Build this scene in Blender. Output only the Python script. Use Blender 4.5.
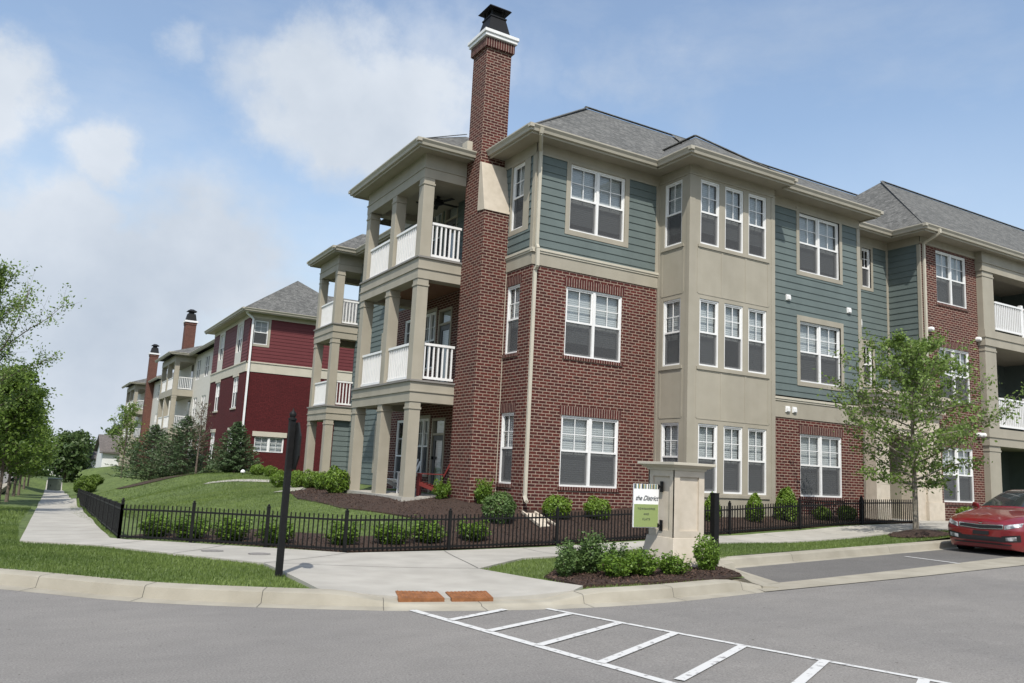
import bpy, bmesh, math, random
import numpy as np
from mathutils import Vector, geometry
R_ = math.radians
for o in list(bpy.data.objects): bpy.data.objects.remove(o)
SC = bpy.context.scene
COL = SC.collection
random.seed(7)
RNG = np.random.default_rng(7)

# ------------------------------------------------------------------ camera
cam_d = bpy.data.cameras.new('Camera'); cam = bpy.data.objects.new('Camera', cam_d); COL.objects.link(cam)
F_PX, YAW, PIT, ROL = 814.1, R_(30.309), R_(9.0046), R_(2.784)
cam_d.sensor_width = 36.0; cam_d.lens = 36.0*F_PX/1024.0
cam_d.clip_start = 0.1; cam_d.clip_end = 6000
_fw = Vector((math.sin(YAW)*math.cos(PIT), math.cos(YAW)*math.cos(PIT), math.sin(PIT)))
_rt = Vector((math.cos(YAW), -math.sin(YAW), 0)); _up = _rt.cross(_fw)
_r2 = math.cos(ROL)*_rt + math.sin(ROL)*_up; _u2 = -math.sin(ROL)*_rt + math.cos(ROL)*_up
from mathutils import Matrix
cam.matrix_world = Matrix(((_r2.x,_u2.x,-_fw.x,0),(_r2.y,_u2.y,-_fw.y,0),(_r2.z,_u2.z,-_fw.z,1.5),(0,0,0,1)))
SC.camera = cam

# ------------------------------------------------------------------ light
SUN_EL, SUN_AZ = R_(53), math.atan2(-.50, -.866)        # azimuth measured from +Y towards +X
sun_dir = Vector((math.sin(SUN_AZ)*math.cos(SUN_EL), math.cos(SUN_AZ)*math.cos(SUN_EL), math.sin(SUN_EL)))
sl = bpy.data.lights.new('Sun', 'SUN'); sl.energy = 3.5; sl.angle = R_(0.5); sl.color = (1, .955, .88)
so = bpy.data.objects.new('Sun', sl); COL.objects.link(so)
so.rotation_euler = (-sun_dir).to_track_quat('-Z', 'Y').to_euler(); so.location = (-20, -30, 50)
SKY_STRENGTH = 0.135
SC.view_settings.view_transform = 'Standard'; SC.view_settings.look = 'None'
SC.view_settings.exposure = 0.5; SC.view_settings.gamma = 1.0

def new_nodes(nt):
    nt.nodes.clear(); return nt.nodes, nt.links
def world():
    w = bpy.data.worlds.new('World'); SC.world = w; w.use_nodes = True
    N, L = new_nodes(w.node_tree)
    out = N.new('ShaderNodeOutputWorld'); bg = N.new('ShaderNodeBackground'); bg.inputs[1].default_value = SKY_STRENGTH
    sky = N.new('ShaderNodeTexSky'); sky.sky_type = 'NISHITA'; sky.sun_disc = False
    sky.sun_elevation = SUN_EL; sky.sun_rotation = SUN_AZ; sky.air_density = 1.25; sky.dust_density = 1.6; sky.ozone_density = 1.6
    tc = N.new('ShaderNodeTexCoord')
    def math_(op, a, b=None, clamp=False):
        n = N.new('ShaderNodeMath'); n.operation = op; n.use_clamp = clamp
        for i, v in enumerate((a, b)):
            if v is None: continue
            if isinstance(v, (int, float)): n.inputs[i].default_value = v
            else: L.new(v, n.inputs[i])
        return n.outputs[0]
    def noise(scale, detail, rough=.55, vec=None, stretch=None):
        n = N.new('ShaderNodeTexNoise'); n.inputs['Scale'].default_value = scale; n.inputs['Detail'].default_value = detail; n.inputs['Roughness'].default_value = rough
        v = vec if vec is not None else tc.outputs['Generated']
        if stretch:
            m = N.new('ShaderNodeMapping'); m.inputs['Scale'].default_value = stretch[0]; m.inputs['Rotation'].default_value = stretch[1]
            L.new(v, m.inputs[0]); v = m.outputs[0]
        L.new(v, n.inputs['Vector']); return n
    # wobble the direction so that cloud outlines are ragged
    nz = noise(9, 8, .62)
    sub = N.new('ShaderNodeVectorMath'); sub.operation = 'SUBTRACT'; L.new(nz.outputs['Color'], sub.inputs[0]); sub.inputs[1].default_value = (.5, .5, .5)
    scl = N.new('ShaderNodeVectorMath'); scl.operation = 'SCALE'; L.new(sub.outputs[0], scl.inputs[0]); scl.inputs['Scale'].default_value = .14
    add = N.new('ShaderNodeVectorMath'); add.operation = 'ADD'; L.new(tc.outputs['Generated'], add.inputs[0]); L.new(scl.outputs[0], add.inputs[1])
    total = None
    for d, r, k in CLOUDS:
        ds = N.new('ShaderNodeVectorMath'); ds.operation = 'DISTANCE'; L.new(add.outputs[0], ds.inputs[0]); ds.inputs[1].default_value = d
        q = math_('DIVIDE', ds.outputs['Value'], r); q = math_('MULTIPLY', q, q); q = math_('SUBTRACT', 1.0, q, True)
        q = math_('MULTIPLY', q, k)
        total = q if total is None else math_('MAXIMUM', total, q)
    fine = noise(5.0, 9, .6)
    thin = noise(3.2, 7, .62, stretch=((1, 1, 2.6), (0, .25, .4)))
    mr = N.new('ShaderNodeMapRange'); mr.interpolation_type = 'SMOOTHSTEP'; mr.inputs['From Min'].default_value = .22; mr.inputs['From Max'].default_value = .82
    L.new(math_('ADD', total, math_('MULTIPLY', math_('SUBTRACT', fine.outputs['Fac'], .5), math_('MULTIPLY_ADD', total, 1.0) if False else 1.15)), mr.inputs['Value'])
    t = math_('MULTIPLY', mr.outputs['Result'], math_('ADD', .25, total, True))
    wisp = math_('MULTIPLY', math_('SUBTRACT', thin.outputs['Fac'], .50, True), 1.2)
    t = math_('ADD', t, wisp, True)
    # haze low over the horizon
    sep = N.new('ShaderNodeSeparateXYZ'); L.new(tc.outputs['Generated'], sep.inputs[0])
    low = math_('SUBTRACT', 1.0, math_('DIVIDE', sep.outputs['Z'], .40), True)
    low = math_('MULTIPLY', low, .62)
    t = math_('ADD', t, low, True)
    t = math_('ADD', math_('MULTIPLY', t, .89), .11)
    mix = N.new('ShaderNodeMix'); mix.data_type = 'RGBA'
    cc = noise(4, 6, .55)
    ramp = N.new('ShaderNodeValToRGB'); L.new(cc.outputs['Fac'], ramp.inputs[0])
    ramp.color_ramp.elements[0].position = .3; ramp.color_ramp.elements[0].color = (2.70, 3.10, 3.65, 1)
    ramp.color_ramp.elements[1].position = .68; ramp.color_ramp.elements[1].color = (4.05, 4.35, 4.75, 1)
    L.new(t, mix.inputs['Factor']); L.new(sky.outputs[0], mix.inputs['A']); L.new(ramp.outputs[0], mix.inputs['B'])
    L.new(mix.outputs['Result'], bg.inputs[0]); L.new(bg.outputs[0], out.inputs[0])
# cloud banks: direction, angular radius, weight
CLOUDS = [((0.255,0.878,0.406),0.13,0.95),((0.332,0.854,0.400),0.15,0.95),((0.364,0.807,0.465),0.12,0.6),((0.275,0.891,0.361),0.1,0.7),((0.183,0.891,0.415),0.08,0.6),((0.040,0.950,0.310),0.075,0.8),((-0.075,0.933,0.354),0.085,0.8),((-0.061,0.964,0.262),0.07,0.4),((-0.010,0.981,0.196),0.15,0.9),((0.071,0.984,0.145),0.14,0.75),((0.06,0.99,0.08),0.16,0.7),((-.10,.97,.15),.16,.75),((0.171,0.938,0.302),0.09,0.4),((0.093,0.900,0.426),0.04,0.45),((0.456,0.749,0.481),0.1,0.35),((0.535,0.700,0.473),0.1,0.5),((0.614,0.668,0.421),0.1,0.3),((0.146,0.964,0.220),0.17,0.7),
          ((-.6,.3,.6),.4,.6),((.3,-.7,.6),.5,.6),((.85,-.1,.4),.4,.6)]
world()

# ------------------------------------------------------------------ materials
def mat(name, col, rough=.7, metal=0, col2=None, nscale=8, ndet=4, bump=0, bscale=60, spec=.4, stain=0, coat=0, contrast=(.35,.65), streak=False):
    m = bpy.data.materials.new(name); m.use_nodes = True
    N, L = m.node_tree.nodes, m.node_tree.links
    b = N['Principled BSDF']; b.inputs['Roughness'].default_value = rough; b.inputs['Metallic'].default_value = metal
    b.inputs['Specular IOR Level'].default_value = spec; b.inputs['Coat Weight'].default_value = coat
    b.inputs['Base Color'].default_value = (*col, 1)
    tc = N.new('ShaderNodeTexCoord')
    if col2:
        n = N.new('ShaderNodeTexNoise'); n.inputs['Scale'].default_value = nscale; n.inputs['Detail'].default_value = ndet; L.new(tc.outputs['Object'], n.inputs['Vector'])
        r = N.new('ShaderNodeValToRGB'); L.new(n.outputs['Fac'], r.inputs[0])
        r.color_ramp.elements[0].position = contrast[0]; r.color_ramp.elements[1].position = contrast[1]
        r.color_ramp.elements[0].color = (*col, 1); r.color_ramp.elements[1].color = (*col2, 1)
        src = r.outputs[0]
        if stain:
            n2 = N.new('ShaderNodeTexNoise'); n2.inputs['Scale'].default_value = .55; n2.inputs['Detail'].default_value = 6; mp = N.new('ShaderNodeMapping'); mp.inputs['Scale'].default_value = (1,1,1) if not streak else (3.5,3.5,.35); L.new(tc.outputs['Object'], mp.inputs[0]); L.new(mp.outputs[0], n2.inputs['Vector'])
            r2 = N.new('ShaderNodeValToRGB'); L.new(n2.outputs['Fac'], r2.inputs[0])
            r2.color_ramp.elements[0].position = .3; r2.color_ramp.elements[1].position = .7
            r2.color_ramp.elements[0].color = (1-stain,)*3+(1,); r2.color_ramp.elements[1].color = (1,1,1,1)
            mx = N.new('ShaderNodeMix'); mx.data_type = 'RGBA'; mx.blend_type = 'MULTIPLY'; mx.inputs['Factor'].default_value = 1
            L.new(src, mx.inputs['A']); L.new(r2.outputs[0], mx.inputs['B']); src = mx.outputs['Result']
        L.new(src, b.inputs['Base Color'])
    if bump:
        n = N.new('ShaderNodeTexNoise'); n.inputs['Scale'].default_value = bscale; n.inputs['Detail'].default_value = 5; L.new(tc.outputs['Object'], n.inputs['Vector'])
        bp = N.new('ShaderNodeBump'); bp.inputs['Strength'].default_value = bump; bp.inputs['Distance'].default_value = .02
        L.new(n.outputs['Fac'], bp.inputs['Height']); L.new(bp.outputs[0], b.inputs['Normal'])
    return m

def brick_mat(name, c1, c2, mortar, w=.205, h=.0725, ms=.0095, rough=.85, rot=False, msmooth=.15):
    m = bpy.data.materials.new(name); m.use_nodes = True
    N, L = m.node_tree.nodes, m.node_tree.links; b = N['Principled BSDF']; b.inputs['Roughness'].default_value = rough; b.inputs['Specular IOR Level'].default_value = .25
    uv = N.new('ShaderNodeUVMap'); vec = uv.outputs[0]
    if rot:
        mp = N.new('ShaderNodeMapping'); mp.inputs['Rotation'].default_value = (0,0,R_(90)); L.new(vec, mp.inputs[0]); vec = mp.outputs[0]
    t = N.new('ShaderNodeTexBrick'); L.new(vec, t.inputs['Vector'])
    t.inputs['Scale'].default_value = 1; t.inputs['Brick Width'].default_value = w; t.inputs['Row Height'].default_value = h
    if rot: t.offset = 0; t.inputs['Brick Width'].default_value = 30
    t.inputs['Mortar Size'].default_value = ms; t.inputs['Mortar Smooth'].default_value = msmooth; t.inputs['Bias'].default_value = -.1
    t.inputs['Color1'].default_value = (*c1,1); t.inputs['Color2'].default_value = (*c2,1); t.inputs['Mortar'].default_value = (*mortar,1)
    n = N.new('ShaderNodeTexNoise'); n.inputs['Scale'].default_value = 14; n.inputs['Detail'].default_value = 6; L.new(vec, n.inputs['Vector'])
    r = N.new('ShaderNodeValToRGB'); L.new(n.outputs['Fac'], r.inputs[0]); r.color_ramp.elements[0].color = (.62,.62,.62,1); r.color_ramp.elements[1].color = (1.25,1.2,1.15,1)
    r.color_ramp.elements[0].position=.25; r.color_ramp.elements[1].position=.75
    n2 = N.new('ShaderNodeTexNoise'); n2.inputs['Scale'].default_value = .6; n2.inputs['Detail'].default_value = 4; L.new(vec, n2.inputs['Vector'])
    r2 = N.new('ShaderNodeValToRGB'); L.new(n2.outputs['Fac'], r2.inputs[0]); r2.color_ramp.elements[0].color = (.86,.86,.86,1); r2.color_ramp.elements[1].color = (1.1,1.08,1.06,1)
    mx = N.new('ShaderNodeMix'); mx.data_type='RGBA'; mx.blend_type='MULTIPLY'; mx.inputs['Factor'].default_value=1; L.new(t.outputs['Color'], mx.inputs['A']); L.new(r.outputs[0], mx.inputs['B'])
    my = N.new('ShaderNodeMix'); my.data_type='RGBA'; my.blend_type='MULTIPLY'; my.inputs['Factor'].default_value=1; L.new(mx.outputs['Result'], my.inputs['A']); L.new(r2.outputs[0], my.inputs['B'])
    L.new(my.outputs['Result'], b.inputs['Base Color'])
    bp = N.new('ShaderNodeBump'); bp.inputs['Strength'].default_value=.6; bp.inputs['Distance'].default_value=.008; bp.invert = True
    L.new(t.outputs['Fac'], bp.inputs['Height']); L.new(bp.outputs[0], b.inputs['Normal'])
    return m

def shingle_mat(name, c1, c2):
    m = brick_mat(name, c1, c2, tuple(x*.45 for x in c1), w=.17, h=.145, ms=.005, rough=.95, msmooth=.6)
    N, L = m.node_tree.nodes, m.node_tree.links
    n = [k for k in N if k.type == 'TEX_NOISE'][0]; n.inputs['Scale'].default_value = 9; n.inputs['Roughness'].default_value = .8
    r = n.outputs['Fac'].links[0].to_node; r.color_ramp.elements[0].color = (.45,.45,.45,1); r.color_ramp.elements[1].color = (1.55,1.55,1.55,1); r.color_ramp.elements[0].position = .32; r.color_ramp.elements[1].position = .68
    return m

def glass_mat(name='window_glass'):
    m = bpy.data.materials.new(name); m.use_nodes = True; N, L = new_nodes(m.node_tree)
    out = N.new('ShaderNodeOutputMaterial'); mx = N.new('ShaderNodeMixShader'); tr = N.new('ShaderNodeBsdfTransparent'); gl = N.new('ShaderNodeBsdfGlossy')
    gl.inputs['Roughness'].default_value = .03; tr.inputs[0].default_value = (.82,.86,.86,1)
    lw = N.new('ShaderNodeLayerWeight'); pw = N.new('ShaderNodeMath'); pw.operation='POWER'; pw.inputs[1].default_value = 3.5; L.new(lw.outputs['Facing'], pw.inputs[0])
    fr = N.new('ShaderNodeMath'); fr.operation='MULTIPLY_ADD'; fr.inputs[1].default_value=.8; fr.inputs[2].default_value=.085; L.new(pw.outputs[0], fr.inputs[0])
    L.new(fr.outputs[0], mx.inputs[0]); L.new(tr.outputs[0], mx.inputs[1]); L.new(gl.outputs[0], mx.inputs[2]); L.new(mx.outputs[0], out.inputs[0])
    return m
def screen_mat():
    m = bpy.data.materials.new('insect_mesh'); m.use_nodes = True; N, L = new_nodes(m.node_tree)
    out = N.new('ShaderNodeOutputMaterial'); mx = N.new('ShaderNodeMixShader'); tr = N.new('ShaderNodeBsdfTransparent'); df = N.new('ShaderNodeBsdfDiffuse')
    df.inputs[0].default_value = (.075,.077,.08,1); mx.inputs[0].default_value = .74
    L.new(tr.outputs[0], mx.inputs[1]); L.new(df.outputs[0], mx.inputs[2]); L.new(mx.outputs[0], out.inputs[0]); return m
def blind_mat():
    m = bpy.data.materials.new('blind_slats'); m.use_nodes = True; N, L = m.node_tree.nodes, m.node_tree.links; b = N['Principled BSDF']
    b.inputs['Roughness'].default_value = .6
    uv = N.new('ShaderNodeUVMap'); w = N.new('ShaderNodeTexWave'); w.wave_type='BANDS'; w.bands_direction='Y'; w.inputs['Scale'].default_value = 6.2; w.inputs['Distortion'].default_value = .15
    L.new(uv.outputs[0], w.inputs['Vector'])
    r = N.new('ShaderNodeValToRGB'); r.color_ramp.elements[0].color=(.42,.42,.43,1); r.color_ramp.elements[1].color=(.53,.53,.53,1); L.new(w.outputs['Fac'], r.inputs[0]); L.new(r.outputs[0], b.inputs['Base Color'])
    bp = N.new('ShaderNodeBump'); bp.inputs['Strength'].default_value=.5; bp.inputs['Distance'].default_value=.01; L.new(w.outputs['Fac'], bp.inputs['Height']); L.new(bp.outputs[0], b.inputs['Normal'])
    return m
def leaf_mat(name, dark, light, trans=.3, rough=.5):
    m = bpy.data.materials.new(name); m.use_nodes = True; N, L = m.node_tree.nodes, m.node_tree.links; b = N['Principled BSDF']; out = N['Material Output']
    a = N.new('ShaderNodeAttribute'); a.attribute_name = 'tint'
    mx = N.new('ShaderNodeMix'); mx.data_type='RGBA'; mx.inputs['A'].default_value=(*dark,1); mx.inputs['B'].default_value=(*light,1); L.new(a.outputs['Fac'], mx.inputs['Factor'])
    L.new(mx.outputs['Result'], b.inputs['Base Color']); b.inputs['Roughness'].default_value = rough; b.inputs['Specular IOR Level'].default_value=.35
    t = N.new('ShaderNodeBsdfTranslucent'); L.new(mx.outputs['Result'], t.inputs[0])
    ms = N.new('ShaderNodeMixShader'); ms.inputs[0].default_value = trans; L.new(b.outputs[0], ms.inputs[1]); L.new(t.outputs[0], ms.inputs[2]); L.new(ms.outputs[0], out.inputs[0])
    return m

def asphalt_mat(name, base, crack=.5):
    m = bpy.data.materials.new(name); m.use_nodes = True; N, L = m.node_tree.nodes, m.node_tree.links; b = N['Principled BSDF']
    b.inputs['Roughness'].default_value=.9; b.inputs['Specular IOR Level'].default_value=.2
    tc = N.new('ShaderNodeTexCoord')
    def ns(s, d, c0, c1, p0=.3, p1=.7, r=.6, stretch=None):
        n = N.new('ShaderNodeTexNoise'); n.inputs['Scale'].default_value=s; n.inputs['Detail'].default_value=d; n.inputs['Roughness'].default_value=r
        v = tc.outputs['Object']
        if stretch: mp = N.new('ShaderNodeMapping'); mp.inputs['Scale'].default_value=stretch; L.new(v, mp.inputs[0]); v = mp.outputs[0]
        L.new(v, n.inputs['Vector']); rr = N.new('ShaderNodeValToRGB'); L.new(n.outputs['Fac'], rr.inputs[0])
        rr.color_ramp.elements[0].position=p0; rr.color_ramp.elements[1].position=p1; rr.color_ramp.elements[0].color=(*c0,1); rr.color_ramp.elements[1].color=(*c1,1); return n, rr.outputs[0]
    nf, a = ns(62, 5, tuple(x*.62 for x in base), tuple(x*1.38 for x in base), r=.75)
    _, c = ns(.35, 5, (.86,.86,.87), (1.08,1.07,1.06))
    _, d = ns(3.2, 6, (.93,.93,.93), (1.05,1.05,1.05), stretch=(.6,1.2,1))
    _, e = ns(22, 3, (.5,.48,.45), (1,1,1), .29, .33)
    def mul(p, q):
        x = N.new('ShaderNodeMix'); x.data_type='RGBA'; x.blend_type='MULTIPLY'; x.inputs['Factor'].default_value=1; L.new(p, x.inputs['A']); L.new(q, x.inputs['B']); return x.outputs['Result']
    L.new(mul(mul(mul(a, c), d), e), b.inputs['Base Color'])
    bp = N.new('ShaderNodeBump'); bp.inputs['Strength'].default_value=.35; bp.inputs['Distance'].default_value=.006; L.new(nf.outputs['Fac'], bp.inputs['Height']); L.new(bp.outputs[0], b.inputs['Normal'])
    return m

M = {}
M['brick'] = brick_mat('red_brick', (.092,.0215,.0165), (.045,.0125,.0115), (.29,.23,.19))
M['soldier'] = brick_mat('brick_soldier_course', (.080,.020,.018), (.050,.0145,.014), (.29,.235,.20), rot=True)
M['brick_red'] = brick_mat('painted_red_brick', (.082,.012,.014), (.066,.0095,.011), (.05,.008,.009), ms=.006)
M['brick_far'] = brick_mat('orange_brick', (.125,.052,.040), (.095,.040,.032), (.17,.115,.09), ms=.006)
M['siding'] = mat('teal_siding', (.102,.129,.124), .65, col2=(.113,.142,.136), nscale=3, stain=.11, streak=True)
M['siding_red'] = mat('red_siding', (.098,.016,.018), .65, col2=(.108,.019,.021), nscale=3)
M['trim'] = mat('beige_trim', (.308,.282,.224), .65, col2=(.334,.306,.246), nscale=2.5, stain=.13, streak=True)
M['trim_lt'] = mat('pale_trim', (.44,.41,.335), .6, col2=(.48,.445,.365), nscale=3, stain=.06)
M['stone'] = mat('cast_stone', (.46,.405,.325), .8, col2=(.53,.47,.385), nscale=5, bump=.15, bscale=90, stain=.12)
M['white'] = mat('white_vinyl', (.66,.66,.65), .45, col2=(.70,.70,.69), nscale=4)
M['cream'] = mat('cream_panel', (.50,.48,.43), .6, col2=(.54,.52,.47), nscale=4)
M['gutter'] = mat('gutter_metal', (.345,.318,.258), .5, col2=(.375,.348,.285), nscale=3)
M['soffit'] = mat('soffit_panel', (.30,.275,.22), .7)
M['shingle'] = shingle_mat('grey_shingles', (.135,.136,.130), (.075,.077,.074))
M['shingle_far'] = shingle_mat('brown_grey_shingles', (.135,.122,.115), (.10,.092,.088))
M['glass'] = glass_mat(); M['screen'] = screen_mat(); M['blind'] = blind_mat()
M['dark'] = mat('dark_interior', (.02,.02,.02), .9)
M['black'] = mat('black_metal', (.006,.006,.0065), .6, col2=(.009,.009,.009), nscale=20, spec=.22)
M['flue'] = mat('black_flue_metal', (.008,.008,.009), .6, spec=.25)
M['door'] = mat('charcoal_door', (.07,.07,.072), .5)
M['concrete'] = mat('concrete_walk', (.335,.318,.280), .9, col2=(.385,.367,.325), nscale=2.2, ndet=8, bump=.2, bscale=120, stain=.13)
M['curb'] = mat('curb_concrete', (.285,.262,.208), .9, col2=(.345,.32,.26), nscale=2.5, ndet=8, bump=.25, bscale=90, stain=.2)
M['asphalt'] = asphalt_mat('asphalt', (.188,.180,.168))
M['asphalt2'] = asphalt_mat('parking_asphalt', (.125,.121,.115))
M['paint'] = mat('road_paint', (.22,.215,.21), .8, col2=(.50,.50,.485), nscale=16, ndet=10, contrast=(.33,.43), bump=.1)
M['mulch'] = mat('dark_mulch', (.022,.013,.009), .95, col2=(.066,.039,.027), nscale=38, ndet=6, bump=1.0, bscale=45, stain=.2)
M['lawn'] = mat('lawn_soil', (.060,.092,.022), .95, col2=(.120,.165,.045), nscale=5, ndet=10, bump=.6, bscale=70, stain=.25)
M['far_ground'] = mat('far_grass', (.06,.09,.028), .95, col2=(.075,.11,.035), nscale=.3)
M['rust'] = mat('rusted_iron', (.150,.060,.022), .9, col2=(.24,.100,.038), nscale=14, ndet=6)
M['grass'] = leaf_mat('grass_blade', (.058,.100,.018), (.175,.236,.058), .3)
M['leaf_young'] = leaf_mat('young_tree_leaf', (.080,.135,.025), (.235,.335,.085), .42)
M['leaf_dense'] = leaf_mat('maple_leaf', (.045,.090,.012), (.165,.245,.042), .4)
M['leaf_far'] = leaf_mat('far_leaf', (.035,.07,.02), (.10,.15,.05), .3)
M['leaf_box'] = leaf_mat('boxwood_leaf', (.040,.085,.008), (.16,.25,.028), .25)
M['leaf_dark'] = leaf_mat('dark_shrub_leaf', (.032,.072,.018), (.115,.18,.050), .2)
M['leaf_euon'] = leaf_mat('bright_shrub_leaf', (.035,.085,.010), (.17,.27,.035), .3)
M['leaf_plum'] = leaf_mat('plum_leaf', (.06,.045,.022), (.13,.10,.05), .3)
M['needle'] = leaf_mat('spruce_needle', (.026,.054,.020), (.095,.145,.062), .1)
M['bark'] = mat('tree_bark', (.075,.058,.045), .95, col2=(.15,.12,.095), nscale=18, bump=.6, bscale=40)
M['bark_pale'] = mat('pale_bark', (.13,.115,.09), .95, col2=(.22,.195,.155), nscale=16, bump=.5, bscale=40)

# ------------------------------------------------------------------ mesh helpers
ORG = {}
def tag(o, label=None, cat=None, group=None, kind=None):
    if label: o['label'] = label
    if cat: o['category'] = cat
    if group: o['group'] = group
    if kind: o['kind'] = kind
    return o
def thing(name, loc, label, cat, group=None, rz=0):
    o = bpy.data.objects.new(name, None); COL.objects.link(o); o.location = loc; o.rotation_euler = (0,0,rz); o.empty_display_size = .2
    ORG[o.name] = Vector(loc); return tag(o, label, cat, group)

class MB:
    def __init__(s): s.v=[]; s.f=[]; s.uv=[]; s.mi=[]; s.m=0
    def face(s, pts, uv=None):
        i = len(s.v); pts = [Vector(p) for p in pts]; s.v += pts; s.f.append(list(range(i, i+len(pts))))
        if uv is None:
            n = Vector((0,0,0))
            for k in range(len(pts)): n += pts[k].cross(pts[(k+1)%len(pts)])
            a = [abs(c) for c in n]
            if a[2] >= max(a[0], a[1]): uv = [(p.x,p.y) for p in pts]
            elif a[0] > a[1]: uv = [(p.y,p.z) for p in pts]
            else: uv = [(p.x,p.z) for p in pts]
        s.uv += uv; s.mi.append(s.m); return s
    def box(s, x0,x1,y0,y1,z0,z1, skip=''):
        p = [(x0,y0,z0),(x1,y0,z0),(x1,y1,z0),(x0,y1,z0),(x0,y0,z1),(x1,y0,z1),(x1,y1,z1),(x0,y1,z1)]
        for k, q in dict(b=(3,2,1,0),t=(4,5,6,7),f=(0,1,5,4),r=(1,2,6,5),k=(2,3,7,6),l=(3,0,4,7)).items():
            if k not in skip: s.face([p[i] for i in q])
        return s
    def hexa(s, p):       # 8 points, bottom ring then top ring
        for q in ((3,2,1,0),(4,5,6,7),(0,1,5,4),(1,2,6,5),(2,3,7,6),(3,0,4,7)): s.face([p[i] for i in q])
        return s
    def bar(s, a, b, w, h, up=(0,0,1)):   # box along a-b, w across, h along up
        a, b = Vector(a), Vector(b); d = (b-a).normalized(); u = Vector(up); x = d.cross(u).normalized(); u = x.cross(d)
        x *= w/2; u *= h/2
        return s.hexa([a-x-u, a+x-u, b+x-u, b-x-u, a-x+u, a+x+u, b+x+u, b-x+u])
    def tube(s, pts, rad, n=8, cap=True):
        pts = [Vector(p) for p in pts]; rings = []
        if not hasattr(rad, '__len__'): rad = [rad]*len(pts)
        for i, p in enumerate(pts):
            d = (pts[min(i+1,len(pts)-1)]-pts[max(i-1,0)]).normalized()
            x = d.orthogonal().normalized() if i == 0 else (x - d*x.dot(d)).normalized()
            y = d.cross(x); rings.append([p + (x*math.cos(t)+y*math.sin(t))*rad[i] for t in [2*math.pi*k/n for k in range(n)]])
        for a, b in zip(rings, rings[1:]):
            for k in range(n): s.face([a[k], a[(k+1)%n], b[(k+1)%n], b[k]])
        if cap: s.face(rings[0][::-1]); s.face(rings[-1])
        return s
    def lathe(s, prof, c=(0,0,0), n=16, axis='z'):
        c = Vector(c); rings=[]
        for r, z in prof:
            rings.append([c + (Vector((r*math.cos(t), r*math.sin(t), z)) if axis=='z' else Vector((r*math.cos(t), z, r*math.sin(t))) if axis=='y' else Vector((z, r*math.cos(t), r*math.sin(t)))) for t in [2*math.pi*k/n for k in range(n)]])
        for a, b in zip(rings, rings[1:]):
            for k in range(n): s.face([a[k], a[(k+1)%n], b[(k+1)%n], b[k]])
        s.face(rings[0][::-1]); s.face(rings[-1]); return s
    def extrude(s, poly, d):     # planar polygon extruded by vector d
        poly = [Vector(p) for p in poly]; d = Vector(d); q = [p+d for p in poly]
        s.face(poly[::-1]); s.face(q)
        for i in range(len(poly)): j=(i+1)%len(poly); s.face([poly[i],poly[j],q[j],q[i]])
        return s
    def mesh(s, name, mats, off=(0,0,0), smooth=False, weld=False):
        me = bpy.data.meshes.new(name); off = Vector(off)
        me.from_pydata([tuple(p-off) for p in s.v], [], s.f)
        uvl = me.uv_layers.new(name='UVMap'); uvl.data.foreach_set('uv', [c for p in s.uv for c in p])
        for m in (mats if isinstance(mats,(list,tuple)) else [mats]): me.materials.append(m)
        me.polygons.foreach_set('material_index', s.mi)
        bm = bmesh.new(); bm.from_mesh(me)
        if weld or smooth: bmesh.ops.remove_doubles(bm, verts=bm.verts, dist=1e-5)
        if smooth:
            for f in bm.faces: f.smooth = True
        bm.to_mesh(me); bm.free()
        return me
    def build(s, name, mats, parent=None, smooth=False, bevel=0, recalc=False, **tags):
        off = ORG[parent.name] if parent else Vector((0,0,0))
        me = s.mesh(name, mats, off, smooth, weld=bool(bevel) or recalc)
        if recalc or bevel:
            bm = bmesh.new(); bm.from_mesh(me); bmesh.ops.recalc_face_normals(bm, faces=bm.faces); bm.to_mesh(me); bm.free()
        o = bpy.data.objects.new(name, me); COL.objects.link(o)
        if parent: o.parent = parent
        ORG[o.name] = Vector(off)
        if bevel:
            b = o.modifiers.new('bevel','BEVEL'); b.width = bevel; b.segments = 2; b.limit_method='ANGLE'; b.angle_limit = R_(40)
        if smooth:
            try: me.set_sharp_from_angle(angle=R_(40))
            except Exception: pass
        return tag(o, **tags) if tags else o

def quads_mesh(name, V, mat_, tint=None, tri=False):
    """V: (n,4,3) or (n,3,3) array -> mesh with one face per row and a tint per face corner"""
    n, k = V.shape[:2]; me = bpy.data.meshes.new(name)
    me.vertices.add(n*k); me.vertices.foreach_set('co', V.reshape(-1).astype('f'))
    me.loops.add(n*k); me.loops.foreach_set('vertex_index', np.arange(n*k, dtype='i'))
    me.polygons.add(n); me.polygons.foreach_set('loop_start', np.arange(0, n*k, k, dtype='i'))
    try: me.polygons.foreach_set('loop_total', np.full(n, k, dtype='i'))
    except Exception: pass
    if tint is not None:
        a = me.attributes.new('tint', 'FLOAT', 'POINT'); a.data.foreach_set('value', np.repeat(tint, k).astype('f'))
    me.materials.append(mat_); me.update(calc_edges=True); me.validate(); return me
def link(me, name, parent=None, loc=(0,0,0)):
    o = bpy.data.objects.new(name, me); COL.objects.link(o); o.parent = parent; o.location = loc; ORG[o.name] = Vector(loc); return o
def copy_tree(o, parent=None):
    c = o.copy(); COL.objects.link(c); c.parent = parent
    for ch in o.children: copy_tree(ch, c)
    return c

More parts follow.
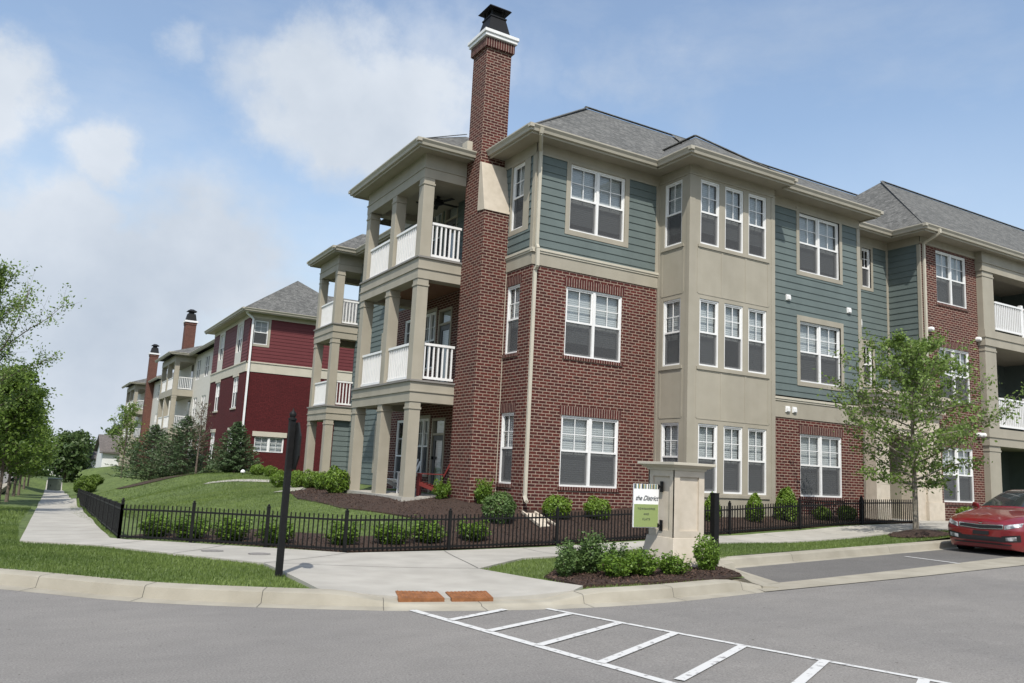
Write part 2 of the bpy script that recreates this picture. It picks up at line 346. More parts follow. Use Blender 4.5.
def leaves(P, size, rng, outward=None, flat=.0, asp=.62):
    """leaf quads (diamonds) at points P"""
    n = len(P); d = rng.normal(size=(n,3)); 
    if outward is not None: d = d*.75 + outward*1.0
    d[:,2] += flat; d /= np.linalg.norm(d,axis=1,keepdims=True)
    r = rng.normal(size=(n,3)); a = np.cross(d, r); a /= np.linalg.norm(a,axis=1,keepdims=True)+1e-9; b = np.cross(d, a)
    s = (size*(.6+.8*rng.random(n)))[:,None]
    a = a*s; b = b*s*asp
    return np.stack([P-a, P-b*.9+a*.05, P+a, P+b*.9+a*.05], 1)

# ------------------------------------------------------------------ terrain
def sp(t, w=1.0): return w*math.log1p(math.exp(max(-40, min(40, t/w))))
def hroad(x, y):
    k = 1/(1+math.exp(max(-40,min(40,(x-3)/1.0))))
    kx = 1/(1+math.exp(max(-40,min(40,(y-14)/1.0))))
    return .03*min(sp(x-6), 30)*kx - .033*min(sp(y-13), 140)*k
def chaikin(p, n=2):
    for _ in range(n):
        q = [p[0]]
        for a, b in zip(p, p[1:]): q += [(a[0]*.75+b[0]*.25, a[1]*.75+b[1]*.25), (a[0]*.25+b[0]*.75, a[1]*.25+b[1]*.75)]
        p = q + [p[-1]]
    return p
def offset(p, d):
    out = []
    for i in range(len(p)):
        a = p[max(i-1,0)]; b = p[min(i+1,len(p)-1)]; tx, ty = b[0]-a[0], b[1]-a[1]; l = math.hypot(tx,ty) or 1
        out.append((p[i][0]-ty/l*d, p[i][1]+tx/l*d))
    return out
# asphalt edge of the corner, from far up the left street round to the parking bay
def skew(y): return .028*max(0, y-16)
EDGE = chaikin([(-2.6+skew(150),150),(-2.6+skew(100),100),(-2.6+skew(70),70),(-2.6+skew(45),45),(-2.6+skew(30),30),(-2.5,21),(-2.45,17),(-1.75,13.2),(-.75,11.1),(0,10.42),(1.02,9.38),(1.9,8.86),(2.78,8.45),(3.5,8.15),(4.16,7.96),(5,7.8),(5.83,7.7),(7.0,7.68),(8.0,7.76),(9.1,7.86)], 2)
BACK = offset(EDGE, .46)          # back of the kerb
PEDGE = [(9.75,9.60),(10.5,9.68),(12,9.81),(14.84,10.06),(16.53,10.2),(22,10.65),(30,11.3),(45,12.5),(90,16)]   # asphalt edge of the parking bay
PBACK = offset(PEDGE, .45)
def ramp_k(x):          # 1 in the kerb ramp, 0 elsewhere
    return max(0, min(1, (x-2.95)/.6))*max(0, min(1, (5.9-x)/.6))
def curb_h(x, y):
    if y > 12: return .13
    return .13 - .095*ramp_k(x)
CTRL = []
for i in range(0, len(BACK), 3):
    x, y = BACK[i]; CTRL.append((x, y, hroad(x, y-.4 if y < 12 else y) + curb_h(x, y)))
for x, y in PBACK: CTRL.append((x, y, .03*sp(x-6)+.13))
FENCE_A = [(1.62+skew(43),43),(1.62,16.15)]
FENCE_B = [(1.62,16.15),(4.70,13.15),(6.6,13.15),(20.4,13.35)]
CTRL += [(.1,16,-.06),(1.5,16.1,-.05)]
for y_, z_ in [(y, -.06-.033*(y-16)) for y in (19,22,26,30,34,38,43,48,54,60,66,73,80,90,100,110,125,150)]: CTRL += [(.1+skew(y_),y_,z_),(1.7+skew(y_),y_,z_+.02)]
CTRL += [
  (1.62,16.15,-.03),(3.2,14.6,.0),(4.7,13.15,.03),(6.6,13.15,.06),(8.77,13.2,.11),(11,13.2,.20),(13.4,13.25,.31),(15.7,13.3,.45),(18,13.3,.58),(20.4,13.35,.64),(24,13.4,.65),(30,13.6,.68),(45,14,.72),(90,18,.8),
  (3.0,11.6,.06),(4.2,9.6,.06),(3.9,8.75,.045),(4.8,8.7,.045),(5.7,10.4,.09),(7,11.4,.10),(10,11.9,.2),(11.8,11.6,.33),(17.2,11.65,.52),(21,11.8,.62),
  (9.6,15.6,.62),(11.5,15.5,.62),(13.3,14.5,.64),(16.3,14.5,.66),(20,14.8,.64),(23,14.6,.62),(26,14.4,.66),(9.0,16.8,.70),(8.0,17.8,.68),(7.6,19.5,.68),(7.5,21.6,.66),(8.6,24,.68),(8.8,28,.68),
  (6.2,17.5,.40),(5.0,20,.28),(4,17.5,.16),(6.3,22,.48),(4.2,25,.15),(6.5,28,.48),(4,32,.0),(6.5,34,.5),(5.6,41,.40),(3.6,41,-.2),(7.2,47.7,.55),(9.4,44,.72),(9.4,55,.7),(12,42,.74),(20,30,.74),
  (7.5,60,.2),(5,60,-.4),(9.6,70,.4),(9.6,85,.2),(9.6,100,-.1),(9,110,-.4),(5,110,-1.4),(16,112,-.4),(30,112,.2),(40,60,.7),(9,150,-2),(40,150,-1),(90,60,.8),(90,110,.6)]
_cp = np.array(CTRL)
def _tps(P):
    n = len(P); d2 = ((P[:,None,:2]-P[None,:,:2])**2).sum(-1); K = .5*d2*np.log(d2+1e-9); A = np.zeros((n+3,n+3)); A[:n,:n] = K + np.eye(n)*.8; A[:n,n] = 1; A[:n,n+1:] = P[:,:2]; A[n:,:n] = A[:n,n:].T
    return np.linalg.solve(A, np.concatenate([P[:,2], np.zeros(3)]))
_W = _tps(_cp)
def hland_np(X, Y):
    d2 = (X[:,None]-_cp[None,:,0])**2 + (Y[:,None]-_cp[None,:,1])**2; d = .5*d2*np.log(d2+1e-9)
    return d@_W[:-3] + _W[-3] + _W[-2]*X + _W[-1]*Y
def hland(x, y): return float(hland_np(np.array([x],float), np.array([y],float))[0])

def inside(poly, X, Y):
    res = np.zeros(len(X), bool); n = len(poly)
    for i in range(n):
        x0,y0 = poly[i]; x1,y1 = poly[(i+1)%n]
        if y0 == y1: continue
        c = ((y0 > Y) != (y1 > Y)) & (X < (x1-x0)*(Y-y0)/(y1-y0)+x0); res ^= c
    return res
def densify(poly, step, closed=True):
    out = []; n = len(poly)
    for i in range(n if closed else n-1):
        a = poly[i]; b = poly[(i+1)%n]; k = max(1, int(math.hypot(b[0]-a[0], b[1]-a[1])/step))
        out += [(a[0]+(b[0]-a[0])*t/k, a[1]+(b[1]-a[1])*t/k) for t in range(k)]
    return out
def area(name, poly, h, off, mat_, step=.5, far=None, thick=0, jit=0, dips=()):
    """a triangulated sheet over a plan polygon, following the height function"""
    poly = densify(poly, step); xs = [p[0] for p in poly]; ys = [p[1] for p in poly]
    X, Y = np.meshgrid(np.arange(min(xs)+step/2, max(xs), step), np.arange(min(ys)+step/2, max(ys), step)); X = X.ravel(); Y = Y.ravel()
    k = inside(poly, X, Y); X, Y = X[k], Y[k]
    pts = [Vector(p) for p in poly] + [Vector((x,y)) for x, y in zip(X, Y)]
    n = len(poly); vs, es, fs, *_ = geometry.delaunay_2d_cdt(pts, [], [list(range(n))], 1, 1e-4)
    vx = np.array([v.x for v in vs]); vy = np.array([v.y for v in vs])
    Z = (hland_np(vx, vy) if h is hland else np.array([h(a,b) for a, b in zip(vx,vy)])) + off
    for dp in dips: Z = Z - .09*(inside(dp, vx-.25, vy)&inside(dp, vx+.25, vy)&inside(dp, vx, vy-.25)&inside(dp, vx, vy+.25))
    if jit: Z = Z + np.array([jit*math.sin(a*3.1+b*1.7)*math.sin(b*2.3-a) for a,b in zip(vx,vy)])
    me = bpy.data.meshes.new(name); me.from_pydata([(a,b,c) for a,b,c in zip(vx,vy,Z)], [], [list(f) for f in fs]); me.materials.append(mat_)
    bm = bmesh.new(); bm.from_mesh(me)
    bmesh.ops.recalc_face_normals(bm, faces=bm.faces)
    if bm.faces and sum(f.normal.z for f in bm.faces) < 0: bmesh.ops.reverse_faces(bm, faces=bm.faces)
    if thick:
        ret = bmesh.ops.extrude_edge_only(bm, edges=[e for e in bm.edges if e.is_boundary])
        for v in [g for g in ret['geom'] if isinstance(g, bmesh.types.BMVert)]: v.co.z -= thick
    for f in bm.faces: f.smooth = not thick
    bm.to_mesh(me); bm.free()
    o = bpy.data.objects.new(name, me); COL.objects.link(o); o['kind'] = 'structure'; ORG[o.name] = Vector((0,0,0)); return o

# one base sheet to the horizon
def base():
    def axis(lo, hi, near): 
        a = [lo]; 
        return sorted(set(list(np.arange(-30, 95, near)) + list(np.linspace(lo, -30, 12)) + list(np.linspace(95, hi, 12))))
    xs = axis(-2500, 2500, 5.0); ys = axis(-300, 4500, 5.0)
    v=[]; f=[]
    for y in ys:
        for x in xs:
            xx = min(max(x,-12),90); yy = min(max(y,-5),150)
            z = min(hland(xx,yy), hroad(xx,yy))-.6 if -14 < x < 95 and -8 < y < 150 else (hroad(xx,yy)-.3 if y > 0 else -.3)
            if x < -13: z = hroad(-8, yy) + .1
            v.append((x,y,z))
    n = len(xs)
    for j in range(len(ys)-1):
        for i in range(n-1): f.append((j*n+i, j*n+i+1, (j+1)*n+i+1, (j+1)*n+i))
    me = bpy.data.meshes.new('ground'); me.from_pydata(v,[],f); me.materials.append(M['far_ground'])
    o = bpy.data.objects.new('ground', me); COL.objects.link(o); o['kind']='structure'
base()

# asphalt: one sheet for both streets
road_poly = [(-11.5,150)] + [( -11.5,60),(-11.5,14),(-14,9),(-40,8),(-40,-14),(90,-14),(90,11.9)] + [(45,8.95),(24,8.5),(16,8.17),(12,7.97)] + EDGE[::-1]
rd = area('road', road_poly, hroad, 0, M['asphalt'], .8)
park_poly = [(9.35,8.25),(10.5,8.32),(12.46,8.47),(17.07,8.92),(24,9.4),(45,10.6),(45,12.55),(30,11.38),(22,10.73),(16.53,10.28),(12,9.89),(10.5,9.76),(9.98,9.70)]
area('parking_bay', park_poly, hroad, .005, M['asphalt2'], .5)
area('gutter_band', [(8.6,7.80),(12,7.9),(16,8.1),(24,8.43),(45,8.9),(90,11.85),(90,13),(45,10.65),(24,9.45),(17.07,8.97),(12.46,8.52),(10.5,8.37),(9.35,8.30),(8.9,8.45)], hroad, .010, M['curb'], .5)
area('apron', [(8.55,8.1),(9.0,8.25),(9.40,8.25),(9.98,9.75),(9.3,9.85),(9.0,9.3)], hroad, .014, M['curb'], .3)

# kerbs: a swept profile with joints
def kerb(name, edge, hk, seg=2.9, first=0, wid=.46, gut=.20):
    mb = MB(); pts = densify(edge, .22, False) + [edge[-1]]
    acc = 0; prev = None
    L = [0]
    for a, b in zip(pts, pts[1:]): L.append(L[-1]+math.hypot(b[0]-a[0], b[1]-a[1]))
    rings = []
    for i, p in enumerate(pts):
        a = pts[max(i-1,0)]; b = pts[min(i+1,len(pts)-1)]; tx, ty = b[0]-a[0], b[1]-a[1]; l = math.hypot(tx,ty); nx, ny = -ty/l, tx/l
        z = hroad(*p); h = hk(*p)
        w_ = max(wid,gut+.24); prof = [(-.01,.001),(gut,.009),(gut+.018,h*.5+.006),(gut+.032,h*.90),(gut+.060,h),(w_,h+.005),(w_+.01,-.15)]
        rings.append([Vector((p[0]+nx*d, p[1]+ny*d, z+e)) for d, e in prof])
    for i in range(len(pts)-1):
        A, B = rings[i], rings[i+1]
        for k in range(len(A)-1): mb.face([A[k], B[k], B[k+1], A[k+1]], [(L[i], k*.1),(L[i+1],k*.1),(L[i+1],k*.1+.1),(L[i],k*.1+.1)])
    mb.face(rings[0]); mb.face(rings[-1][::-1])
    o = mb.build(name, M['curb'], smooth=True, kind='structure')
    jt = MB(); nxt = first
    for i in range(len(pts)-1):
        if L[i] >= nxt:
            nxt += seg; A = rings[i]; B = rings[i+1]; e = [(b-a).normalized()*.0028 for a, b in zip(A,B)]
            for k in range(0, len(A)-2): u = Vector((0,0,.0025)); jt.face([A[k]+u-e[k], A[k]+u+e[k], A[k+1]+u+e[k+1], A[k+1]+u-e[k+1]])
    jt.build(name+'_joints', M['dark'], kind='structure')
    return o
i0 = next(i for i, p in enumerate(EDGE) if p[1] < 80)
def hk1(x, y):
    h = curb_h(x, y)
    if y < 12 and x > 8.3: h *= max(.1, 1-(x-8.3)/.75)
    return h
kerb('kerb', EDGE[i0:], hk1, 1.25, .7)
kerb('parking_kerb', [(8.98,7.95),(9.16,8.5),(9.30,9.1),(9.52,9.5),(9.85,9.60)] , lambda x, y: .03+.10*min(1,max(0,(y-8.2)/.8)), 30, 50, wid=.2, gut=-.05)
kerb('parking_kerb', PEDGE[:8], lambda x, y: .13, 3.0, 2.0, gut=.22)

# land: lawn sheet, walks, beds
BK = [p for p in offset(EDGE, .44)]
LAWN = [(90,110),(90,16.3)] + offset(PEDGE, .5)[::-1][1:] + [(9.3,9.7),(9.05,9.15),(8.85,8.5),(8.65,8.2)] + [p for p in BK[::-1] if p[0] < 8.4] + [(-2.1,150),(90,150)]
WALK_NEAR = [(.12,15.95),(1.24,14.85),(3.02,11.62)]
walk_poly = [(.12+skew(110),110),(.12+skew(40),40),(.12,15.95),(.55,15.55),(1.24,14.85),(3.02,11.62),(2.93,8.95)] + [p for p in BK[::-1] if 2.85 < p[0] < 6.0][::-1] + [(6.05,8.35),(5.70,10.38),(7.1,11.45),(10,11.95),(11.8,11.75),(17.2,11.75),(21,11.85),(24,12.0),(45,12.8),(45,13.9),(24,13.0),(20.6,13.1),(6.7,12.95),(4.72,12.98),(1.72,15.9),(1.50,16.4),(1.50+skew(40),40),(1.50+skew(110),110)]
area('front_walk', walk_poly, hland, .030, M['concrete'], .45, thick=.12)
area('entry_walk', [(19.95,13.1),(24,13.0),(24.3,14.25),(22.4,14.3),(22.3,15.6),(20.7,15.6),(20.6,13.4)], hland, .034, M['concrete'], .5)
area('porch_path', [(6.0,33),(6.9,32.2),(8.0,29.6),(7.4,26.2),(6.6,25.2),(7.2,25.0),(8.0,26.0),(8.7,29.3),(8.2,31),(7.3,33.2),(6.4,34)], hland, .02, M['concrete'], .5)
# walk joints
jb = MB()
def joint(a, b, w=.012):
    n = max(2, int(math.hypot(b[0]-a[0], b[1]-a[1])/.4)); d = Vector((b[0]-a[0], b[1]-a[1], 0)).normalized(); s_ = Vector((-d.y, d.x, 0))*w/2
    P = [Vector((a[0]+(b[0]-a[0])*t/n, a[1]+(b[1]-a[1])*t/n, 0)) for t in range(n+1)]
    for p in P: p.z = hland(p.x, p.y)+.0335
    for p, q in zip(P, P[1:]): jb.face([p-s_, q-s_, q+s_, p+s_])
for y in np.arange(17.6, 60, 1.5): joint((.14+skew(y),y),(1.49+skew(y),y))
joint((3.02,11.62),(4.72,12.98)); joint((5.70,10.38),(6.4,12.9)); joint((1.24,14.85),(2.0,15.6)); joint((2.1,13.3),(3.1,14.55)); joint((3.02,11.62),(5.70,10.38))
for x in np.arange(8.0, 20, 1.55): joint((x,11.75 if x>9.5 else 11.5),(x,12.92))
jb.build('walk_joints', M['dark'], kind='structure')
# mulch beds
bed1 = [(1.78,16.6),(4.78,13.22),(6.7,13.2),(20.3,13.4),(20.2,14.9),(16.3,14.9),(16.3,14.6),(13.4,14.6),(13.4,15.7),(9.7,15.7),(9.7,17),(9,18),(7.9,18),(7.3,22.4),(8.9,25),(9.2,29.2),(9.2,31.2),(8.9,31.6),(8.4,29.4),(7.9,26.0),(6.9,24.4),(6.3,21.5),(6.35,18.2),(7.35,15.6),(6.9,14.8),(5.45,14.75),(2.85,17.6)]
area('mulch_bed', bed1, hland, .03, M['mulch'], .25, jit=.015, thick=.05)
area('mulch_bed', [(6.05,8.36),(7.0,8.17),(8.2,8.22),(8.66,8.27),(8.84,8.6),(9.0,9.05),(9.2,9.42),(9.36,9.72),(8.9,10.25),(7.6,10.2),(6.7,9.9),(6.1,9.3)], hland, .03, M['mulch'], .2, jit=.015, thick=.05)
area('tree_bed', [(17.45+.95*math.cos(t), 11.35+.45*math.sin(t)) for t in np.linspace(0, 2*math.pi, 20)[:-1]], lambda x, y: hland(x,y)+.10*max(0,1-((x-17.45)/.95)**2-((y-11.35)/.45)**2), .02, M['mulch'], .12)
area('mulch_bed', [(5.6+1.7*math.cos(t)+.8*math.sin(t), 41.5+1.8*math.sin(t)) for t in np.linspace(0, 2*math.pi, 20)[:-1]], hland, .03, M['mulch'], .4)
area('mulch_bed', [(26.2,13.9),(23.9,13.95),(23.9,14.7),(26.2,14.7)], hland, .03, M['mulch'], .3)

area('lawn', LAWN, hland, 0, M['lawn'], .4, dips=(walk_poly,)+(([(7.45,17.75),(9.9,17.75),(9.9,22.2),(7.45,22.2)],)*3))
# road markings
def stripe(a, b, w=.10, z=.006):
    n = max(1, int(math.hypot(b[0]-a[0], b[1]-a[1])/.3)); d = Vector((b[0]-a[0], b[1]-a[1], 0)).normalized(); s_ = Vector((-d.y, d.x, 0))*w/2
    P = [Vector((a[0]+(b[0]-a[0])*t/n, a[1]+(b[1]-a[1])*t/n, 0)) for t in range(n+1)]
    for p in P: p.z = hroad(p.x, p.y)+z
    for p, q in zip(P, P[1:]): mk.face([p-s_, q-s_, q+s_, p+s_])
mk = MB()
LA, LB = ((3.70,8.13),(4.62,3.0)), ((5.17,7.80),(6.62,3.2))
stripe(LA[0], LA[1], .095); stripe(LB[0], LB[1], .07)
rungs = [((3.83,7.50),(4.68,7.88)),((3.93,6.90),(5.22,7.44)),((4.05,6.22),(5.42,6.84)),((4.18,5.50),(5.64,6.24)),((4.42,4.84),(5.86,5.57)),((4.50,4.05),(6.08,4.86)),((4.62,3.2),(6.3,4.1))]
for a, b in rungs: stripe(a, b, .085, .010)
mk.build('crosswalk_markings', M['paint'], kind='structure')
mk = MB(); stripe((14.5,9.75),(14.42,8.65),.10,.012); mk.build('parking_line', M['paint'], kind='structure')

# ------------------------------------------------------------------ building kit
class Wall:
    """facing '-Y' (u = x), '-X' (u = y) or '+X' (u = y); c is the plane, d counts outwards"""
    def __init__(s, facing, c): s.f = facing; s.c = c
    def p(s, u, d, z):
        return (u, s.c-d, z) if s.f == '-Y' else (s.c-d, u, z) if s.f == '-X' else (s.c+d, u, z)
    def box(s, mb, u0, u1, d0, d1, z0, z1, skip=''):
        a = s.p(u0,d0,z0); b = s.p(u1,d1,z1)
        return mb.box(min(a[0],b[0]),max(a[0],b[0]),min(a[1],b[1]),max(a[1],b[1]),z0,z1,skip)
    def quad(s, mb, u0, u1, d, z0, z1, d1=None):
        d1 = d if d1 is None else d1
        q = [s.p(u0,d,z0), s.p(u1,d,z0), s.p(u1,d1,z1), s.p(u0,d1,z1)]
        if s.f == '-X': q = q[::-1]
        mb.face(q)
def cells(u0, u1, z0, z1, ops):
    us = sorted({u0,u1,*[c for o in ops for c in o[:2] if u0 < c < u1]}); zs = sorted({z0,z1,*[c for o in ops for c in o[2:] if z0 < c < z1]})
    for a, b in zip(us, us[1:]):
        run = None
        for c, d in zip(zs, zs[1:]):
            m = ((a+b)/2, (c+d)/2); free = not any(o[0] < m[0] < o[1] and o[2] < m[1] < o[3] for o in ops)
            if free: run = (run[0], d) if run else (c, d)
            elif run: yield a, b, *run; run = None
        if run: yield a, b, *run
def flat(mb, w, u0, u1, z0, z1, ops=(), d=0, reveal=.16):
    for a, b, c, e in cells(u0,u1,z0,z1,ops): w.quad(mb, a, b, d, c, e)
    for o in ops:
        if o[0] >= u1 or o[1] <= u0 or o[2] >= z1 or o[3] <= z0: continue
        for (ua, ub, za, zb) in ((o[0],o[0],o[2],o[3]),(o[1],o[1],o[2],o[3])): mb.face([w.p(ua,d,za), w.p(ua,d-reveal,za), w.p(ua,d-reveal,zb), w.p(ua,d,zb)])
        for z in (o[2],o[3]): mb.face([w.p(o[0],d,z), w.p(o[1],d,z), w.p(o[1],d-reveal,z), w.p(o[0],d-reveal,z)])
def laps(mb, w, u0, u1, z0, z1, ops=(), d=0, exp=.185, reveal=.14):
    """lap siding: each board tilted, its lower edge standing proud"""
    for a, b, c, e in cells(u0,u1,z0,z1,ops):
        k = math.floor((c-.8)/exp)
        while .8+k*exp < e - 1e-4:
            zb = max(c, .8+k*exp); zt = min(e, .8+(k+1)*exp); f = lambda z: d+.004+.017*(1-(z-(.8+k*exp))/exp)
            w.quad(mb, a, b, f(zb), zb, zt, f(zt))
            mb.face([w.p(a,f(zb),zb), w.p(b,f(zb),zb), w.p(b,d,zb), w.p(a,d,zb)]); k += 1
    for o in ops:
        for ua in o[:2]: mb.face([w.p(ua,d+.02,o[2]), w.p(ua,d-reveal,o[2]), w.p(ua,d-reveal,o[3]), w.p(ua,d+.02,o[3])])
        for z in o[2:]: mb.face([w.p(o[0],d+.02,z), w.p(o[1],d+.02,z), w.p(o[1],d-reveal,z), w.p(o[0],d-reveal,z)])
NLOD = 0
def window(bld, w, u0, u1, z0, z1, units=2, d=0, blind=1.0, half=True, muntin=True, trim=None, trim_sides=.0, sill=None, lod=0, slider=False, label=None):
    """a white double-hung window; sub-parts: pane, blind, screen, muntins"""
    d = d - .02
    mb = MB(); fw = .036
    w.box(mb, u0, u0+fw, d-.09, d, z0, z1); w.box(mb, u1-fw, u1, d-.09, d, z0, z1)
    w.box(mb, u0+fw, u1-fw, d-.09, d, z1-fw, z1); w.box(mb, u0+fw, u1-fw, d-.09, d+.012, z0, z0+fw)
    n = units; mw = .070; W = (u1-u0-2*fw-(n-1)*mw)/n; zm = (z0+z1)/2
    mn = MB(); sc = MB()
    for i in range(n):
        a = u0+fw+i*(W+mw); b = a+W
        if i: w.box(mb, a-mw, a, d-.09, d+.004, z0+fw, z1-fw)
        s = .035
        if not slider:
            # upper sash further out, lower sash behind
            w.box(mb, a, a+s, d-.05, d-.02, zm, z1-fw); w.box(mb, b-s, b, d-.05, d-.02, zm, z1-fw); w.box(mb, a+s, b-s, d-.05, d-.02, z1-fw-s, z1-fw)
            w.box(mb, a, b, d-.055, d-.012, zm-.02, zm+.025)
            w.box(mb, a, a+s, d-.085, d-.056, z0+fw, zm-.02); w.box(mb, b-s, b, d-.085, d-.056, z0+fw, zm-.02); w.box(mb, a+s, b-s, d-.085, d-.056, z0+fw, z0+fw+.05)
            if muntin and not lod:
                um = (a+b)/2; zq = (zm+.025+z1-fw-s)/2
                w.box(mn, um-.009, um+.009, d-.042, d-.026, zm+.025, z1-fw-s); w.box(mn, a+s, um-.009, d-.042, d-.026, zq-.009, zq+.009); w.box(mn, um+.009, b-s, d-.042, d-.026, zq-.009, zq+.009)
            if half and not lod: w.quad(sc, a+.01, b-.01, d-.030, z0+fw+.01, zm-.02)
        else:
            w.box(mb, a, a+s, d-.06, d-.02, z0+fw, z1-fw); w.box(mb, b-s, b, d-.06, d-.02, z0+fw, z1-fw)
            um = (a+b)/2; w.box(mn, um-.009, um+.009, d-.055, d-.028, z0+fw, z1-fw)
            for q in (.33,.67): zq = z0+fw+(z1-z0-2*fw)*q; w.box(mn, a+s, um-.009, d-.055, d-.028, zq-.009, zq+.009); w.box(mn, um+.009, b-s, d-.055, d-.028, zq-.009, zq+.009)
    fr = mb.build('window', M['white'], bld)
    if label: fr['label'] = label
    if lod:
        g = MB(); w.quad(g, u0+fw, u1-fw, d-.05, z0+fw, z1-fw); g.build('pane', M['dark_pane'], fr)
    else:
        g = MB(); w.quad(g, u0+fw, u1-fw, d-.065, z0+fw, z1-fw); g.build('pane', M['glass'], fr)
        if mn.f: mn.build('muntin', M['white'], fr)
        if sc.f: sc.build('insect_screen', M['screen'], fr)
        if blind > 0:
            g = MB(); w.quad(g, u0+fw, u1-fw, d-.13, z1-(z1-z0)*blind, z1); g.build('blind', M['blind'], fr)
        g = MB(); w.box(g, u0-.05, u1+.05, d-.9, d-.145, z0-.05, z1+.05, skip={'-Y':'f','-X':'l','+X':'r'}[w.f]); g.build('room', M['dark'], fr)
    if trim:
        t = MB(); tw = trim; td = .028 + d+.02
        w.box(t, u0-tw, u0, d-.05, td, z0-tw, z1+tw*1.3); w.box(t, u1, u1+tw, d-.05, td, z0-tw, z1+tw*1.3); w.box(t, u0, u1, d-.05, td, z0-tw, z0); w.box(t, u0, u1, d-.05, td, z1, z1+tw*1.3)
        t.build('casing', M['trim'], fr)
    if sill == 'brick':
        t = MB(); w.box(t, u0-.05, u1+.05, -.06, .03, z0-.085, z0-.004); t.build('sill', M['soldier'], fr)
        t = MB(); w.box(t, u0-.06, u1+.06, -.05, .006, z1+.004, z1+.215); t.build('lintel', M['soldier'], fr)
    elif sill == 'trim':
        t = MB(); w.box(t, u0-.02, u1+.02, -.03, .03, z0-.10, z0-.004); t.build('sill', M['trim'], fr)
    return fr
M['dark_pane'] = mat('dark_window_pane', (.045,.05,.055), .08, spec=.6)
GUT = MB
def eaves(bld, pts, z, ov, soffit_in=None, colr='gutter_metal'):
    """gutter along an eave polyline (plan points, outside on the left walking along it) with the fascia behind"""
    g = MB()
    for a, b in zip(pts, pts[1:]):
        d = Vector((b[0]-a[0], b[1]-a[1], 0)); 
        if d.length < .05: continue
        d.normalize(); nrm = Vector((d.y, -d.x, 0))      # right-hand side of travel = outside
        A = Vector((*a, z)) ; B = Vector((*b, z))
        prof = [(0,-.15),(.06,-.15),(.075,-.09),(.115,-.03),(.115,0),(.10,0),(.10,-.02),(0,-.02)]
        ra = [A + nrm*u + Vector((0,0,v)) - d*(.0) for u, v in prof]; rb = [B + nrm*u + Vector((0,0,v)) + d*(.0) for u, v in prof]
        for k in range(len(prof)): q=(k+1)%len(prof); g.face([ra[k], ra[q], rb[q], rb[k]])
        g.face(ra[::-1]); g.face(rb)
        g.hexa([A+Vector((0,0,-.20))-nrm*.03, B+Vector((0,0,-.20))-nrm*.03, B+Vector((0,0,-.20))-nrm*.002, A+Vector((0,0,-.20))-nrm*.002, A-nrm*.03-Vector((0,0,.005)), B-nrm*.03-Vector((0,0,.005)), B-nrm*.002-Vector((0,0,.005)), A-nrm*.002-Vector((0,0,.005))])
    # mitred corners: a small block closes each outer corner
    for p, q, r in zip(pts, pts[1:], pts[2:]):
        d1 = Vector((q[0]-p[0], q[1]-p[1])).normalized(); d2 = Vector((r[0]-q[0], r[1]-q[1])).normalized()
        if d1.x*d2.y-d1.y*d2.x > .3:    # left turn = outer corner
            n1 = Vector((d1.y,-d1.x)); n2 = Vector((d2.y,-d2.x)); c = Vector(q)
            for lo, hi, ins in ((-.148,-.09,.066),(-.0895,-.002,.112)):
                P = [c, c+n1*ins, c+n1*ins+n2*ins, c+n2*ins]
                g.hexa([Vector((*v,z+lo)) for v in P]+[Vector((*v,z+hi)) for v in P])
    return g.build('gutter', M['gutter'], bld)
def roof_faces(mb, faces):
    """each face: list of 3D points, the first edge being the eave; shingle uv runs along and up the slope"""
    for pts in faces:
        P = [Vector(p) for p in pts]; e = (P[1]-P[0]).normalized(); n = e.cross(P[2]-P[0]).normalized(); up = n.cross(e)
        mb.face(P, [((p-P[0]).dot(e)+P[0].x, (p-P[0]).dot(up)) for p in P])
def hip(mb, x0,x1,y0,y1,z,p, axis, open_end=None):
    """hip roof over a rectangle; axis of the ridge 'x' or 'y'; open_end: that end is a plain gable cut ('0' or '1')"""
    if axis == 'x':
        h = (y1-y0)/2; a = x0 if open_end == '0' else x0+h; b = x1 if open_end == '1' else x1-h; ym = (y0+y1)/2; zr = z+p*h
        R0=(a,ym,zr); R1=(b,ym,zr)
        roof_faces(mb, [[(x0,y0,z),(x1,y0,z),R1,R0],[(x1,y1,z),(x0,y1,z),R0,R1],[(x0,y1,z),(x0,y0,z),R0],[(x1,y0,z),(x1,y1,z),R1]])
    else:
        h = (x1-x0)/2; a = y0 if open_end == '0' else y0+h; b = y1 if open_end == '1' else y1-h; xm = (x0+x1)/2; zr = z+p*h
        R0=(xm,a,zr); R1=(xm,b,zr)
        roof_faces(mb, [[(x0,y1,z),(x0,y0,z),R0,R1],[(x1,y0,z),(x1,y1,z),R1,R0],[(x0,y0,z),(x1,y0,z),R0],[(x1,y1,z),(x0,y1,z),R1]])
def column(bld, x, y, z0, z1, s=.29, name='column', m=None):
    mb = MB(); mb.box(x,x+s,y,y+s,z0,z1-.18); mb.box(x-.02,x+s+.02,y-.02,y+s+.02,z0+.0,z0+.16) if False else None
    mb.box(x-.018,x+s+.018,y-.018,y+s+.018,z1-.18,z1-.13); mb.box(x-.002,x+s+.002,y-.002,y+s+.002,z1-.13,z1)
    return mb.build(name, m or M['trim'], bld, bevel=.006)
def railing(bld, w, u0, u1, z0, h=.95, sp_=.115, m=None):
    """balusters between a top and a bottom rail"""
    mb = MB(); m = m or M['white']
    w.box(mb, u0, u1, -.045, .03, z0+h-.06, z0+h); w.box(mb, u0, u1, -.03, .018, z0+.07, z0+.13)
    n = max(2, int(round((u1-u0)/sp_)))
    for i in range(n):
        u = u0+(u1-u0)*(i+.5)/n; w.box(mb, u-.019, u+.019, -.026, .012, z0+.13, z0+h-.06)
    return mb.build('railing', m, bld)

